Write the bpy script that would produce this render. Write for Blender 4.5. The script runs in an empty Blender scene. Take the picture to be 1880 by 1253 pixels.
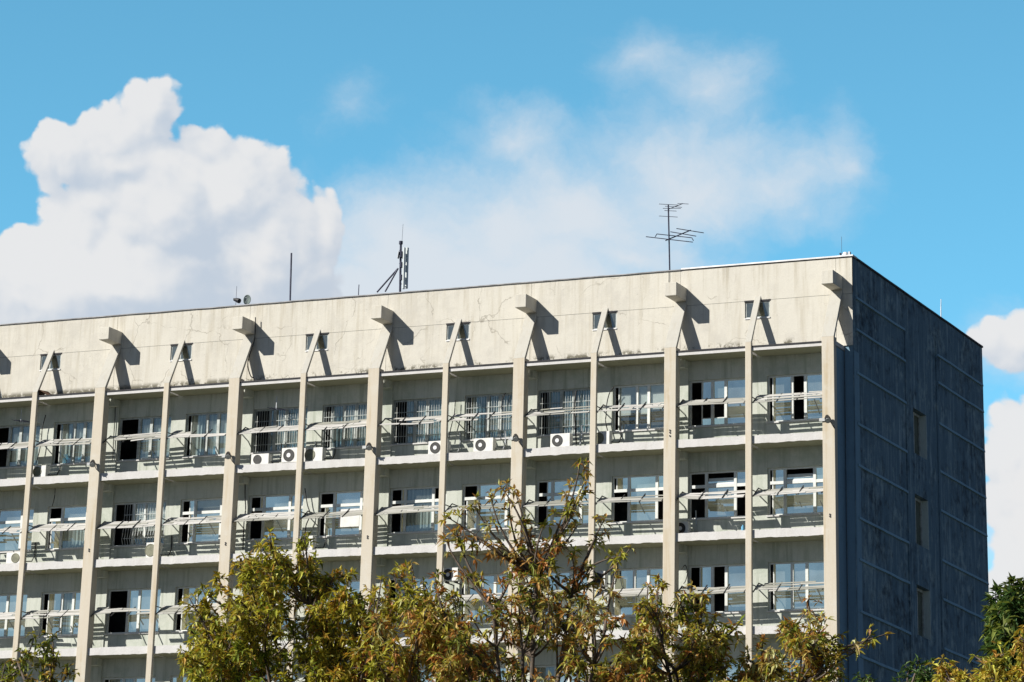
import bpy, math, random
from mathutils import Vector, Matrix, noise as mnoise
R = math.radians
scene = bpy.context.scene
COL = scene.collection

# ------------------------------------------------------------------ camera (calibrated from the photograph)
FPX = 6207.81; PPX, PPY = 940 - 162.34, 626.5 - 1031.15
YAW, PITCH, ROLL = -0.467670, 0.383013, 0.036802
CAM = Vector((39.86505, -112.23949, -26.93570))
Fw = Vector((math.sin(YAW)*math.cos(PITCH), math.cos(YAW)*math.cos(PITCH), math.sin(PITCH)))
r0 = Vector((math.cos(YAW), -math.sin(YAW), 0)); u0 = r0.cross(Fw)
Rt = math.cos(ROLL)*r0 + math.sin(ROLL)*u0
Up = -math.sin(ROLL)*r0 + math.cos(ROLL)*u0
GROUND = CAM.z - 1.65

def ray(px, py):
    return (Fw*FPX + Rt*(px-PPX) - Up*(py-PPY)).normalized()
def on_y(px, py, y):                      # point of the photograph on the plane Y = y
    d = ray(px, py); return CAM + d*((y-CAM.y)/d.y)
def on_x(px, py, x):
    d = ray(px, py); return CAM + d*((x-CAM.x)/d.x)
def at_dist(px, py, dist):                # point at a horizontal distance from the camera
    d = ray(px, py); return CAM + d*(dist/math.hypot(d.x, d.y))

cd = bpy.data.cameras.new('camera'); cam = bpy.data.objects.new('camera', cd); COL.objects.link(cam)
cd.sensor_width = 36; cd.sensor_fit = 'HORIZONTAL'; cd.lens = FPX/1880*36
cd.shift_x = 162.34/1880; cd.shift_y = -1031.15/1880
cd.clip_start = 0.5; cd.clip_end = 6000
cam.matrix_world = Matrix(((Rt.x, Up.x, -Fw.x, CAM.x), (Rt.y, Up.y, -Fw.y, CAM.y), (Rt.z, Up.z, -Fw.z, CAM.z), (0, 0, 0, 1)))
scene.camera = cam

# ------------------------------------------------------------------ render look
scene.view_settings.view_transform = 'Standard'
scene.view_settings.look = 'None'
scene.view_settings.gamma = 1
scene.view_settings.use_curve_mapping = False
scene.view_settings.exposure = EXPO = 0.40
scene.cycles.max_bounces = 4; scene.cycles.diffuse_bounces = 3; scene.cycles.glossy_bounces = 3; scene.cycles.transparent_max_bounces = 6

# ------------------------------------------------------------------ sun
SUN = Vector((-0.909, -1.0, 0.88)).normalized()          # towards the sun
sd = bpy.data.lights.new('sun', 'SUN'); sd.energy = 5.0; sd.angle = R(0.5); sd.color = (1, .955, .88)
so = bpy.data.objects.new('sun', sd); COL.objects.link(so)
so.rotation_euler = SUN.to_track_quat('Z', 'Y').to_euler(); so.location = (-40, -60, 60)

# ------------------------------------------------------------------ node helpers
class NT:
    def __init__(s, tree): s.t = tree; s.n = tree.nodes; s.l = tree.links
    def new(s, typ, **kw):
        n = s.n.new(typ)
        for k, v in kw.items(): setattr(n, k, v)
        return n
    def put(s, sock, v):
        if hasattr(v, 'is_output'): s.l.new(v, sock)
        elif v is not None:
            if isinstance(v, (tuple, list)) and len(v) == 3 and sock.type == 'RGBA': v = (*v, 1)
            sock.default_value = v
    def math(s, op, a, b=None, c=None, clamp=False):
        n = s.new('ShaderNodeMath', operation=op, use_clamp=clamp)
        s.put(n.inputs[0], a); s.put(n.inputs[1], b) if b is not None else 0
        if c is not None: s.put(n.inputs[2], c)
        return n.outputs[0]
    def vmath(s, op, a, b=None, sc=None):
        n = s.new('ShaderNodeVectorMath', operation=op)
        s.put(n.inputs[0], a)
        if b is not None: s.put(n.inputs[1], b)
        if sc is not None: s.put(n.inputs['Scale'], sc)
        return n.outputs['Value'] if op in ('LENGTH', 'DOT_PRODUCT', 'DISTANCE') else n.outputs[0]
    def mix(s, f, a, b, mode='MIX'):
        n = s.new('ShaderNodeMix', data_type='RGBA', blend_type=mode)
        s.put(n.inputs[0], f); s.put(n.inputs[6], a); s.put(n.inputs[7], b); return n.outputs[2]
    def noise(s, vec, scale, detail=4, rough=.55, out=0, **kw):
        n = s.new('ShaderNodeTexNoise', **kw)
        s.put(n.inputs['Vector'], vec); n.inputs['Scale'].default_value = scale
        n.inputs['Detail'].default_value = detail; n.inputs['Roughness'].default_value = rough
        return n.outputs[out]
    def step(s, v, a, b, to0=0., to1=1., smooth=True):
        n = s.new('ShaderNodeMapRange', interpolation_type='SMOOTHSTEP' if smooth else 'LINEAR')
        s.put(n.inputs['Value'], v); n.inputs['From Min'].default_value = a; n.inputs['From Max'].default_value = b
        n.inputs['To Min'].default_value = to0; n.inputs['To Max'].default_value = to1
        return n.outputs[0]

def material(name):
    m = bpy.data.materials.new(name); m.use_nodes = True
    t = NT(m.node_tree); b = t.n['Principled BSDF']
    return m, t, b

def concrete(name, base, streak, dirt, streak_amt=.5, dirt_amt=.4, bump=.25, rough=.9, moss=None, fine=.12, patch=None, coping=False, blotch=None):
    m, t, b = material(name)
    pos = t.new('ShaderNodeNewGeometry').outputs['Position']
    tone = t.new('ShaderNodeAttribute', attribute_name='tone').outputs['Fac']
    st = t.noise(t.vmath('MULTIPLY', pos, (2.6, 2.6, .22)), 1.3, 6, .65)
    st2 = t.noise(t.vmath('MULTIPLY', pos, (9, 9, .5)), 1, 3, .6)
    big = t.noise(pos, .45, 5, .6)
    mid = t.noise(pos, 2.3, 6, .65)
    fi = t.noise(pos, 22, 3, .7)
    c = t.mix(t.math('MULTIPLY', t.step(t.math('ADD', t.math('MULTIPLY', st, .65), t.math('MULTIPLY', st2, .35)), .47, .68), streak_amt), base, streak)
    c = t.mix(t.math('MULTIPLY', t.step(t.math('MULTIPLY', t.math('ADD', big, mid), .5), .47, .66), dirt_amt), c, dirt)
    if patch:   # pale repair patches
        pn = t.step(t.noise(pos, .8, 2, .4), .56, .6)
        c = t.mix(t.math('MULTIPLY', pn, .35), c, patch)
    if moss:
        zz = t.new('ShaderNodeSeparateXYZ'); t.put(zz.inputs[0], pos)
        lim = t.math('ADD', t.math('MULTIPLY', t.noise(pos, 2.2, 6, .75), 1.3), t.math('MULTIPLY', t.noise(pos, .25, 2), .5))
        lim = t.math('ADD', lim, t.step(zz.outputs[0], -32, -2, .12, -.02, False))
        mo = t.math('MULTIPLY', t.step(lim, .93, 1.05), t.step(zz.outputs[2], .12, .34, 1, 0))
        c = t.mix(t.math('MULTIPLY', mo, moss), c, (.11, .1, .065))
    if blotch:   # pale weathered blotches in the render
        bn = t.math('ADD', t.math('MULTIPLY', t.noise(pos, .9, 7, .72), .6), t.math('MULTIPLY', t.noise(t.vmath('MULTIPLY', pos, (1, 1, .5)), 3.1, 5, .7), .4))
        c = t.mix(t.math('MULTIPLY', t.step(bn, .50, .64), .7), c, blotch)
    if coping:   # run-off stains below the roof edge and below the joint, and dark pitting
        z2 = t.new('ShaderNodeSeparateXYZ'); t.put(z2.inputs[0], pos)
        dr = t.noise(t.vmath('MULTIPLY', pos, (5.5, 5.5, .12)), 1, 5, .7)
        ln = t.math('ADD', t.step(z2.outputs[2], 3.1, 2.0, 1, 0, False), t.math('MULTIPLY', t.step(z2.outputs[2], 1.74, 1.0, 1, 0, False), t.step(z2.outputs[2], 1.73, 1.74, .8, 0)))
        c = t.mix(t.math('MULTIPLY', t.math('MULTIPLY', t.step(dr, .50, .68), ln), .55), c, (.33, .29, .21))
        vo = t.new('ShaderNodeTexVoronoi', feature='DISTANCE_TO_EDGE'); vo.inputs['Scale'].default_value = .55
        wp = t.new('ShaderNodeTexNoise'); t.put(wp.inputs['Vector'], pos); wp.inputs['Scale'].default_value = 1.6; wp.inputs['Detail'].default_value = 5
        t.put(vo.inputs['Vector'], t.vmath('ADD', pos, t.vmath('SCALE', t.vmath('SUBTRACT', wp.outputs['Color'], (.5, .5, .5)), sc=.9)))
        ck = t.math('MULTIPLY', t.step(vo.outputs['Distance'], .004, .013, 1, 0), t.step(t.noise(pos, .55, 3, .6), .50, .60))
        c = t.mix(t.math('MULTIPLY', ck, .6), c, (.26, .235, .19))
        pit = t.math('MULTIPLY', t.step(t.noise(pos, 9, 4, .75), .60, .68), t.step(t.noise(pos, .7, 3, .6), .50, .62))
        c = t.mix(t.math('MULTIPLY', pit, .6), c, (.27, .26, .23))
    v = t.math('ADD', 1 - fine, t.math('MULTIPLY', fi, fine*2))
    hsv = t.new('ShaderNodeHueSaturation'); t.put(hsv.inputs['Color'], c)
    t.put(hsv.inputs['Value'], v)
    t.put(b.inputs['Base Color'], hsv.outputs[0]); b.inputs['Roughness'].default_value = rough
    b.inputs['Specular IOR Level'].default_value = .25
    bp = t.new('ShaderNodeBump'); bp.inputs['Strength'].default_value = bump; bp.inputs['Distance'].default_value = .03
    t.put(bp.inputs['Height'], t.math('ADD', t.math('MULTIPLY', mid, .8), t.math('MULTIPLY', fi, .35)))
    t.put(b.inputs['Normal'], bp.outputs[0])
    return m

def plain(name, col, rough=.6, metal=0, var=.1, scale=6, spec=.4, bump=0):
    m, t, b = material(name)
    pos = t.new('ShaderNodeNewGeometry').outputs['Position']
    n = t.noise(pos, scale, 4, .6)
    c = t.mix(t.step(n, .35, .65), tuple(x*(1-var) for x in col), tuple(min(1, x*(1+var)) for x in col))
    t.put(b.inputs['Base Color'], c); b.inputs['Roughness'].default_value = rough; b.inputs['Metallic'].default_value = metal
    b.inputs['Specular IOR Level'].default_value = spec
    if bump:
        bp = t.new('ShaderNodeBump'); bp.inputs['Strength'].default_value = bump; bp.inputs['Distance'].default_value = .01
        t.put(bp.inputs['Height'], t.noise(pos, scale*4, 3)); t.put(b.inputs['Normal'], bp.outputs[0])
    return m

def glass(name, tint, refl, trans, film=.1):
    m, t, b = material(name)
    t.n.remove(b)
    pos = t.new('ShaderNodeNewGeometry').outputs['Position']
    tr = t.new('ShaderNodeBsdfTransparent'); t.put(tr.inputs[0], trans)
    gl = t.new('ShaderNodeBsdfGlossy'); gl.inputs['Roughness'].default_value = .03
    t.put(gl.inputs[0], t.mix(t.step(t.noise(pos, 1.3, 3), .35, .65), tuple(x*.85 for x in tint), tint))
    bp = t.new('ShaderNodeBump'); bp.inputs['Strength'].default_value = .02; bp.inputs['Distance'].default_value = .05
    t.put(bp.inputs['Height'], t.noise(pos, .9, 2)); t.put(gl.inputs['Normal'], bp.outputs[0])
    mx = t.new('ShaderNodeMixShader'); mx.inputs[0].default_value = refl
    df = t.new('ShaderNodeBsdfDiffuse'); t.put(df.inputs[0], t.mix(t.step(t.noise(pos, 2.1, 4), .35, .65), (.40, .46, .43), (.58, .62, .58)))
    m0 = t.new('ShaderNodeMixShader'); m0.inputs[0].default_value = film
    t.l.new(tr.outputs[0], m0.inputs[1]); t.l.new(df.outputs[0], m0.inputs[2])
    t.l.new(m0.outputs[0], mx.inputs[1]); t.l.new(gl.outputs[0], mx.inputs[2])
    t.l.new(mx.outputs[0], t.n['Material Output'].inputs[0])
    return m

def curtain_mat(name, a, bcol, stripes):
    m, t, b = material(name)
    pos = t.new('ShaderNodeNewGeometry').outputs['Position']
    sx = t.new('ShaderNodeSeparateXYZ'); t.put(sx.inputs[0], pos)
    w = t.math('SINE', t.math('MULTIPLY', sx.outputs[0], stripes))
    w = t.math('ADD', w, t.math('MULTIPLY', t.noise(t.vmath('MULTIPLY', pos, (6, 6, .3)), 1, 3), 2.2))
    t.put(b.inputs['Base Color'], t.mix(t.step(w, .4, 1.6), a, bcol)); b.inputs['Roughness'].default_value = .9
    return m

def slat_mat():
    m, t, b = material('weathered_slat')
    pos = t.new('ShaderNodeNewGeometry').outputs['Position']
    tone = t.new('ShaderNodeAttribute', attribute_name='tone').outputs['Fac']
    n = t.noise(t.vmath('MULTIPLY', pos, (1.2, 8, 8)), 1.5, 4, .65)
    c = t.mix(tone, (.56, .545, .52), (.27, .27, .225))
    c = t.mix(t.math('MULTIPLY', t.step(n, .5, .72), .55), c, (.28, .27, .24))
    t.put(b.inputs['Base Color'], c); b.inputs['Roughness'].default_value = .8
    return m

def leaf_mat(name):
    m, t, b = material(name)
    at = t.new('ShaderNodeAttribute', attribute_name='leaf').outputs['Color']
    t.put(b.inputs['Base Color'], at); b.inputs['Roughness'].default_value = .5
    b.inputs['Specular IOR Level'].default_value = .35
    tl = t.new('ShaderNodeBsdfTranslucent'); t.put(tl.inputs[0], t.mix(.5, at, (.9, .8, .15), 'MULTIPLY'))
    mx = t.new('ShaderNodeMixShader'); mx.inputs[0].default_value = .38
    t.l.new(b.outputs[0], mx.inputs[1]); t.l.new(tl.outputs[0], mx.inputs[2])
    t.l.new(mx.outputs[0], t.n['Material Output'].inputs[0])
    return m

M = {}
M['attic'] = concrete('cream_attic_concrete', (.615, .588, .515), (.42, .375, .285), (.53, .505, .445), .5, .8, .6, moss=.9, fine=.12, coping=True)
M['strut'] = concrete('cream_strut_concrete', (.475, .46, .41), (.40, .36, .28), (.43, .415, .375), .5, .6, .3, fine=.09)  # attic cream darkened to offset the stronger sun on the slope
M['post'] = concrete('tan_post_concrete', (.57, .515, .42), (.47, .375, .235), (.60, .57, .50), .8, .65, .3, fine=.1)
M['slab'] = concrete('rough_white_slab', (.60, .59, .575), (.50, .47, .43), (.54, .525, .50), .35, .6, .6, fine=.17)
M['wall'] = concrete('grey_recess_concrete', (.53, .55, .49), (.24, .27, .20), (.38, .42, .35), .65, .8, .35, fine=.16)
M['end'] = concrete('shade_tinted_end_render', (.106, .180, .236), (.33, .43, .47), (.024, .044, .064), .8, .95, 1.0, fine=.45, blotch=(.33, .43, .45))  # the end wall's shade is put into this dark blue base
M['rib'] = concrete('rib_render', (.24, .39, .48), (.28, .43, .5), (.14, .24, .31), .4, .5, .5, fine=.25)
M['jamb'] = concrete('skylit_jamb_render', (.55, .62, .58), (.4, .46, .44), (.45, .51, .49), .5, .5, .3)  # skylight on the window reveal is put into this paler colour
M['corner'] = concrete('shade_blue_concrete', (.19, .31, .40), (.12, .20, .27), (.15, .25, .33), .5, .5, .3)  # same cream concrete, with its blue shade put into the colour
M['soffit'] = concrete('shaded_soffit_concrete', (.36, .355, .25), (.28, .27, .18), (.30, .295, .2), .3, .5, .3)  # slab concrete, underside shade and olive bounce light put into the colour
M['bitumen'] = plain('black_bitumen', (.025, .024, .028), .75, var=.3)
M['flash'] = plain('zinc_flashing', (.62, .62, .62), .5, .2, var=.12, scale=3)
M['darkflash'] = plain('dull_roof_edge', (.30, .30, .31), .7, var=.25, scale=2)
M['frame'] = plain('window_frame', (.66, .68, .65), .5, var=.06)
M['frame_old'] = plain('old_grey_frame', (.42, .45, .43), .6, var=.2)
M['frame_green'] = plain('green_frame', (.05, .16, .12), .6, var=.2)
M['glass'] = glass('sky_glass', (1.0, 1.0, .76), .82, (.5, .56, .54), .75)
M['glass_c'] = glass('curtained_glass', (1.0, 1.0, .8), .24, (.78, .84, .83))
M['blind'] = plain('white_blind', (.72, .72, .70), .9, var=.05)
M['cur1'] = curtain_mat('pale_curtain', (.50, .56, .56), (.30, .36, .37), 40)
M['cur2'] = curtain_mat('blue_striped_curtain', (.30, .46, .52), (.13, .24, .31), 62)
M['bluething'] = plain('blue_cloth', (.10, .30, .45), .8, var=.4, scale=5)
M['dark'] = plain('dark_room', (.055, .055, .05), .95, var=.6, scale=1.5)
M['grille'] = plain('grille_metal', (.55, .58, .58), .5, var=.15)
M['slat'] = slat_mat()
M['arm'] = plain('dark_steel', (.035, .036, .038), .6, .3, var=.3)
M['ac'] = plain('white_ac_casing', (.72, .71, .67), .45, var=.05)
M['acgrille'] = plain('ac_grille_dark', (.035, .035, .033), .6, var=.2)
M['acgrille_o'] = plain('ac_grille_olive', (.20, .20, .14), .7, var=.2)
M['hub'] = plain('ac_hub', (.75, .75, .75), .5, var=.03)
M['mast'] = plain('antenna_metal', (.05, .055, .085), .5, .4, var=.2)
M['galv'] = plain('galvanised', (.42, .44, .46), .45, .5, var=.15)
M['radome'] = plain('panel_radome', (.55, .60, .60), .5, var=.06)
M['dish'] = plain('dish_grey', (.16, .20, .19), .6, var=.1)
M['cable'] = plain('black_cable', (.02, .02, .02), .6, var=.2)
M['lamp'] = plain('floodlight_black', (.025, .025, .027), .45, .3, var=.2)
M['lampglass'] = plain('floodlight_glass', (.55, .56, .55), .2, 0, var=.1)
M['rust'] = plain('rusty_sheet', (.13, .065, .035), .85, var=.4, scale=8)
M['bluebottle'] = plain('blue_plastic', (.16, .42, .62), .35, var=.1)
M['roof'] = plain('roof_felt', (.07, .07, .07), .9, var=.2)
M['ledge_top'] = plain('dirty_ledge_top', (.16, .16, .14), .95, var=.4, scale=3)  # dirty, and darkened to cut light bounced onto the recess wall
M['ground'] = plain('dry_lawn_ground', (.055, .055, .04), .95, var=.3, scale=.3)
M['bark'] = plain('bark', (.11, .085, .065), .9, var=.35, scale=9, bump=.5)
M['leaf'] = leaf_mat('leaf')

# ------------------------------------------------------------------ mesh helpers
class MB:
    def __init__(s): s.v = []; s.f = []; s.tone = []; s.tn = 0.0
    def quad(s, a, b, c, d):
        i = len(s.v); s.v += [tuple(a), tuple(b), tuple(c), tuple(d)]; s.f.append((i, i+1, i+2, i+3)); s.tone.append(s.tn)
    def hexa(s, p):                      # 8 corners: bottom ring 0-3, top ring 4-7
        i = len(s.v); s.v += [tuple(q) for q in p]
        for f in ((0, 3, 2, 1), (4, 5, 6, 7), (0, 1, 5, 4), (1, 2, 6, 5), (2, 3, 7, 6), (3, 0, 4, 7)):
            s.f.append(tuple(i+k for k in f)); s.tone.append(s.tn)
    def box(s, x0, x1, y0, y1, z0, z1):
        s.hexa([(x0, y0, z0), (x1, y0, z0), (x1, y1, z0), (x0, y1, z0), (x0, y0, z1), (x1, y0, z1), (x1, y1, z1), (x0, y1, z1)])
    def bar(s, a, b, w, h=None, up=(0, 0, 1)):  # straight bar with a rectangular section
        a = Vector(a); b = Vector(b); d = (b-a).normalized(); h = h or w
        x = d.cross(Vector(up))
        if x.length < 1e-4: x = d.cross(Vector((1, 0, 0)))
        x.normalize(); y = x.cross(d)
        x *= w/2; y *= h/2
        s.hexa([a-x-y, a+x-y, a+x+y, a-x+y, b-x-y, b+x-y, b+x+y, b-x+y])
    def tube(s, pts, rad, n=6, cap=True):
        pts = [Vector(p) for p in pts]; rings = []
        for k, p in enumerate(pts):
            d = (pts[min(k+1, len(pts)-1)] - pts[max(k-1, 0)])
            d = d.normalized() if d.length > 1e-9 else Vector((0, 0, 1))
            x = d.cross(Vector((0, 0, 1)))
            if x.length < .05: x = d.cross(Vector((1, 0, 0)))
            x.normalize(); y = x.cross(d)
            r = rad[k] if isinstance(rad, (list, tuple)) else rad
            i = len(s.v)
            for j in range(n):
                a = 2*math.pi*j/n; s.v.append(tuple(p + x*(r*math.cos(a)) + y*(r*math.sin(a))))
            rings.append(i)
        for a, b in zip(rings, rings[1:]):
            for j in range(n):
                s.f.append((a+j, a+(j+1) % n, b+(j+1) % n, b+j)); s.tone.append(s.tn)
        if cap:
            s.f.append(tuple(rings[0]+j for j in reversed(range(n)))); s.tone.append(s.tn)
            s.f.append(tuple(rings[-1]+j for j in range(n))); s.tone.append(s.tn)
    def disc(s, c, r, axis, thick, n=24):
        axis = Vector(axis).normalized(); c = Vector(c); s.tube([c-axis*thick/2, c+axis*thick/2], r, n)
    def ring(s, c, r1, r2, axis, thick, n=24):
        axis = Vector(axis).normalized(); c = Vector(c)
        x = axis.cross(Vector((0, 0, 1)))
        if x.length < .05: x = axis.cross(Vector((1, 0, 0)))
        x.normalize(); y = x.cross(axis); i = len(s.v)
        for j in range(n):
            a = 2*math.pi*j/n; e = x*math.cos(a)+y*math.sin(a)
            for rr, tt in ((r1, -1), (r2, -1), (r2, 1), (r1, 1)): s.v.append(tuple(c+e*rr+axis*(tt*thick/2)))
        for j in range(n):
            k = (j+1) % n
            for q in range(4):
                q2 = (q+1) % 4
                s.f.append((i+4*j+q, i+4*j+q2, i+4*k+q2, i+4*k+q)); s.tone.append(s.tn)
    def build(s, name, mat, parent=None, smooth=False, bevel=0):
        me = bpy.data.meshes.new(name); me.from_pydata(s.v, [], s.f); me.update()
        at = me.attributes.new('tone', 'FLOAT', 'FACE'); at.data.foreach_set('value', s.tone)
        o = bpy.data.objects.new(name, me); COL.objects.link(o); me.materials.append(mat)
        if smooth: me.polygons.foreach_set('use_smooth', [True]*len(me.polygons))
        if parent: o.parent = parent
        if bevel:
            bv = o.modifiers.new('bevel', 'BEVEL'); bv.width = bevel; bv.segments = 2; bv.limit_method = 'ANGLE'
        return o

def wall_holes(mb, u0, u1, z0, z1, holes, place, depth):
    """A wall face with openings: place(u, z, d) gives the point at depth d behind the face; reveals run 'depth' deep."""
    us = sorted({u0, u1, *[h[0] for h in holes], *[h[1] for h in holes]}); zs = sorted({z0, z1, *[h[2] for h in holes], *[h[3] for h in holes]})
    us = [u for u in us if u0 <= u <= u1]; zs = [z for z in zs if z0 <= z <= z1]
    for a, b in zip(us, us[1:]):
        for c, d in zip(zs, zs[1:]):
            m, n = (a+b)/2, (c+d)/2
            if any(h[0] < m < h[1] and h[2] < n < h[3] for h in holes): continue
            mb.quad(place(a, c, 0), place(b, c, 0), place(b, d, 0), place(a, d, 0))
    for a, b, c, d in holes:
        mb.quad(place(a, d, 0), place(b, d, 0), place(b, d, depth), place(a, d, depth))
        mb.quad(place(a, c, depth), place(b, c, depth), place(b, c, 0), place(a, c, 0))
        mb.quad(place(a, c, 0), place(a, d, 0), place(a, d, depth), place(a, c, depth))
        mb.quad(place(b, c, depth), place(b, d, depth), place(b, d, 0), place(b, c, 0))

def thing(name, label, cat, loc=(0, 0, 0), group=None):
    o = bpy.data.objects.new(name, None); COL.objects.link(o); o.location = loc; o.empty_display_size = .3
    tag(o, label, cat, group); return o
def tag(o, label, cat, group=None):
    o['label'] = label; o['category'] = cat
    if group: o['group'] = group
def part(o, label): o['label'] = label; return o
def local(mb, origin):
    ox, oy, oz = origin; mb.v = [(x-ox, y-oy, z-oz) for x, y, z in mb.v]; return mb

# ------------------------------------------------------------------ ground
g = MB(); g.quad((-1500, -1500, GROUND), (1500, -1500, GROUND), (1500, 1500, GROUND), (-1500, 1500, GROUND))
go = g.build('ground', M['ground']); go['kind'] = 'structure'

# ------------------------------------------------------------------ the building
rng = random.Random(7)
S = 3.0; H = 3.306; XE = .594; YA = 1.0; YW = 1.13; ROOF = 3.08; YB = 16.5; XL = -48.0
NB = 13                                     # half bays built in detail, counted from the right end
bld = thing('apartment_block', 'long cream concrete apartment block with tall posts, balcony ledges and a shaded blue end wall', 'apartment building', (0, 0, GROUND))
def bp(mb, name, mat, parent=None, **k):
    """a part of the building, in the building's own coordinates"""
    return local(mb, (0, 0, GROUND)).build(name, mat, parent or bld, **k)

posts = list(range(0, 16))                  # 0 = right-most wide post, odd = narrow posts
def post_x(i): return -S*i
SLAB_T = [-.135] + [-3.33 - H*k for k in range(0, 8)]

# --- posts, struts and beam boxes
for i in posts:
    x = post_x(i); wide = i % 2 == 0; hw = (.228 if wide else .114)
    mb = MB()
    n = 9; zb = GROUND if True else -16
    zs = [0 - k*(0-GROUND)/n for k in range(n+1)]
    if i == 0:
        mb.box(x-hw, x+hw, 0, .28, GROUND, 0)
        mb2 = MB(); mb2.box(x+hw-.09, x+hw-.003, .28, YW+.25, GROUND, -.32)
        for z in (-.8, -3.25, -3.72, -5.2, -6.55, -7.03, -8.5, -9.86, -10.3, -11.8): mb2.box(x+hw-.09, x+hw+.006, .28, YW-.002, z-.02, z+.02)
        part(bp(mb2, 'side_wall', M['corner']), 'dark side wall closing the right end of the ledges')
    else:
        mb.box(x-hw, x+hw, 0, .40 if wide else .14, GROUND, 0)
    po = bp(mb, 'wide_post' if wide else 'narrow_post', M['post'], bevel=.012)
    mb = MB(); t = .1 if wide else .085      # leaning strut from the post head to the attic wall
    zt = 1.935
    yb_, zb_ = 0.0, 0.0
    mb.hexa([(x-hw, 0, 0.0), (x+hw, 0, 0.0), (x+hw, t*1.35, 0.0), (x-hw, t*1.35, 0.0),
             (x-hw, YA+.02, zt), (x+hw, YA+.02, zt), (x+hw, YA+.02+t*.4, zt-.1), (x-hw, YA+.02+t*.4, zt-.1)])
    bp(mb, 'strut', M['strut'], bevel=.008)
    if wide:
        mb = MB(); mb.box(x-.225, x+.225, .0, YA+.05, 1.905, 2.395)
        bp(mb, 'beam_end', M['attic'], bevel=.015)
    if wide:                                 # anchor bolts left in the posts
        for z in ([-3.0, -3.08, -3.2] if i == 2 else [-6.25, -6.32] if i in (0, 2, 4, 6, 8, 10) else []):
            mb = MB(); mb.disc((x+.02, -.012, z), .03, (0, 1, 0), .03, 10); bp(mb, 'anchor_bolt', M['lamp'])

# --- attic wall: upper and lower panels with open joints
lim = [XE] + [post_x(i) for i in range(2, 17, 2)]
lim[0] = XE
mb = MB(); mb.box(XL, XE-.02, YA+.05, YA+.3, -.12, ROOF-.02); bp(mb, 'attic_core', M['dark'])
joint = .0055
edges = [XE, -.02] + [post_x(i)-.02 for i in range(2, 17, 2)]
for a, b in zip(edges, edges[1:]):
    x1, x0 = a-(joint if a != XE else 0), b+joint
    if x1-x0 < .3: continue
    top = ROOF if x0 < -6.1 else ROOF+.0
    mb = MB(); wall_holes(mb, x0, x1, 1.735+joint, top, [], lambda u, z, d: (u, YA+d, z), .06)
    mb.quad((x0, YA, 1.735+joint), (x0, YA+.06, 1.735+joint), (x0, YA+.06, top), (x0, YA, top))
    mb.quad((x1, YA, 1.735+joint), (x1, YA, top), (x1, YA+.06, top), (x1, YA+.06, 1.735+joint))
    bp(mb, 'attic_panel', M['attic'])
    hs = []
    xm = (x0+x1)/2
    k = round((-xm)/S)
    if k % 2 == 1: hs = [(-S*k-.5, -S*k+.46, 1.10, 1.70)]
    mb = MB(); wall_holes(mb, x0, x1, -.135, 1.735-joint, hs, lambda u, z, d: (u, YA+d, z), .05)
    bp(mb, 'attic_panel', M['attic'])
    for (u0_, u1_, z0_, z1_) in hs:          # small attic window: frame, glass, sill
        f = MB(); yy = YA+.035
        f.box(u0_+.004, u0_+.05, yy, YA+.049, z0_+.004, z1_-.004); f.box(u1_-.05, u1_-.004, yy, YA+.049, z0_+.004, z1_-.004)
        f.box(u0_+.05, u1_-.05, yy, YA+.049, z1_-.05, z1_-.004); f.box(u0_+.05, u1_-.05, yy, YA+.049, z0_+.004, z0_+.05)
        xm_ = u0_ + .42; f.box(xm_, xm_+.04, yy, YA+.049, z0_+.05, z1_-.05)
        w = bp(f, 'attic_window', M['frame_old'])
        p = MB(); p.quad((u0_+.05, YA+.044, z0_+.05), (u1_-.05, YA+.044, z0_+.05), (u1_-.05, YA+.044, z1_-.05), (u0_+.05, YA+.044, z1_-.05))
        bp(p, 'pane', M['glass_c'], w)
        s_ = MB(); s_.box(u0_-.0, u1_+.01, YA-.03, YA+.03, z0_-.035, z0_+.004); bp(s_, 'sill', M['flash'], w)
        l_ = MB(); l_.box(u0_-.02, u1_+.03, YA-.012, YA+.02, z1_-.004, z1_+.055); bp(l_, 'lintel', M['bitumen'], w)

# cracks of mortar squeezed along the horizontal joint
# --- roof edge
mb = MB()
def wob(x): return .009*mnoise.noise((x*.8, 3, 1))+.008*mnoise.noise((x*3.3, 7, 2))
xs = [XL + k*.5 for k in range(int((-6-XL)/.5)+1)]
for a, b in zip(xs, xs[1:]):
    mb.hexa([(a, YA-.05+wob(a+3)*.6, ROOF-.012+wob(a)), (b, YA-.05+wob(b+3)*.6, ROOF-.012+wob(b)), (b, YA+.4, ROOF-.01), (a, YA+.4, ROOF-.01),
             (a, YA-.05, ROOF+.022+wob(a)), (b, YA-.05, ROOF+.022+wob(b)), (b, YA+.4, ROOF+.03), (a, YA+.4, ROOF+.03)])
bp(mb, 'roof_edge', M['darkflash'])
mb = MB(); mb.box(-5.985, XE+.06, YA-.045, YA+.45, ROOF+.003, ROOF+.065)
part(bp(mb, 'roof_flashing', M['flash'], bevel=.01), 'pale metal flashing along the raised right end of the roof edge')
mb = MB(); mb.box(-5.98, XE+.03, YA-.012, YA+.3, ROOF-.03, ROOF+.003); bp(mb, 'flashing_drip', M['bitumen'])
mb = MB(); mb.box(XL, XE-.02, YA+.4, YB, ROOF-.25, ROOF-.06); bp(mb, 'roof', M['roof'])
mb = MB()
ys = [YA+.46 + k*.8 for k in range(20)]; ys = [y for y in ys if y < YB] + [YB]
for a, b in zip(ys, ys[1:]):
    mb.hexa([(XE-.25, a, ROOF-.02), (XE+.05, a, ROOF-.02+wob(a*2)), (XE+.05, b, ROOF-.02+wob(b*2)), (XE-.25, b, ROOF-.02),
             (XE-.25, a, ROOF+.06), (XE+.05, a, ROOF+.05+wob(a*2)), (XE+.05, b, ROOF+.05+wob(b*2)), (XE-.25, b, ROOF+.06)])
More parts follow.
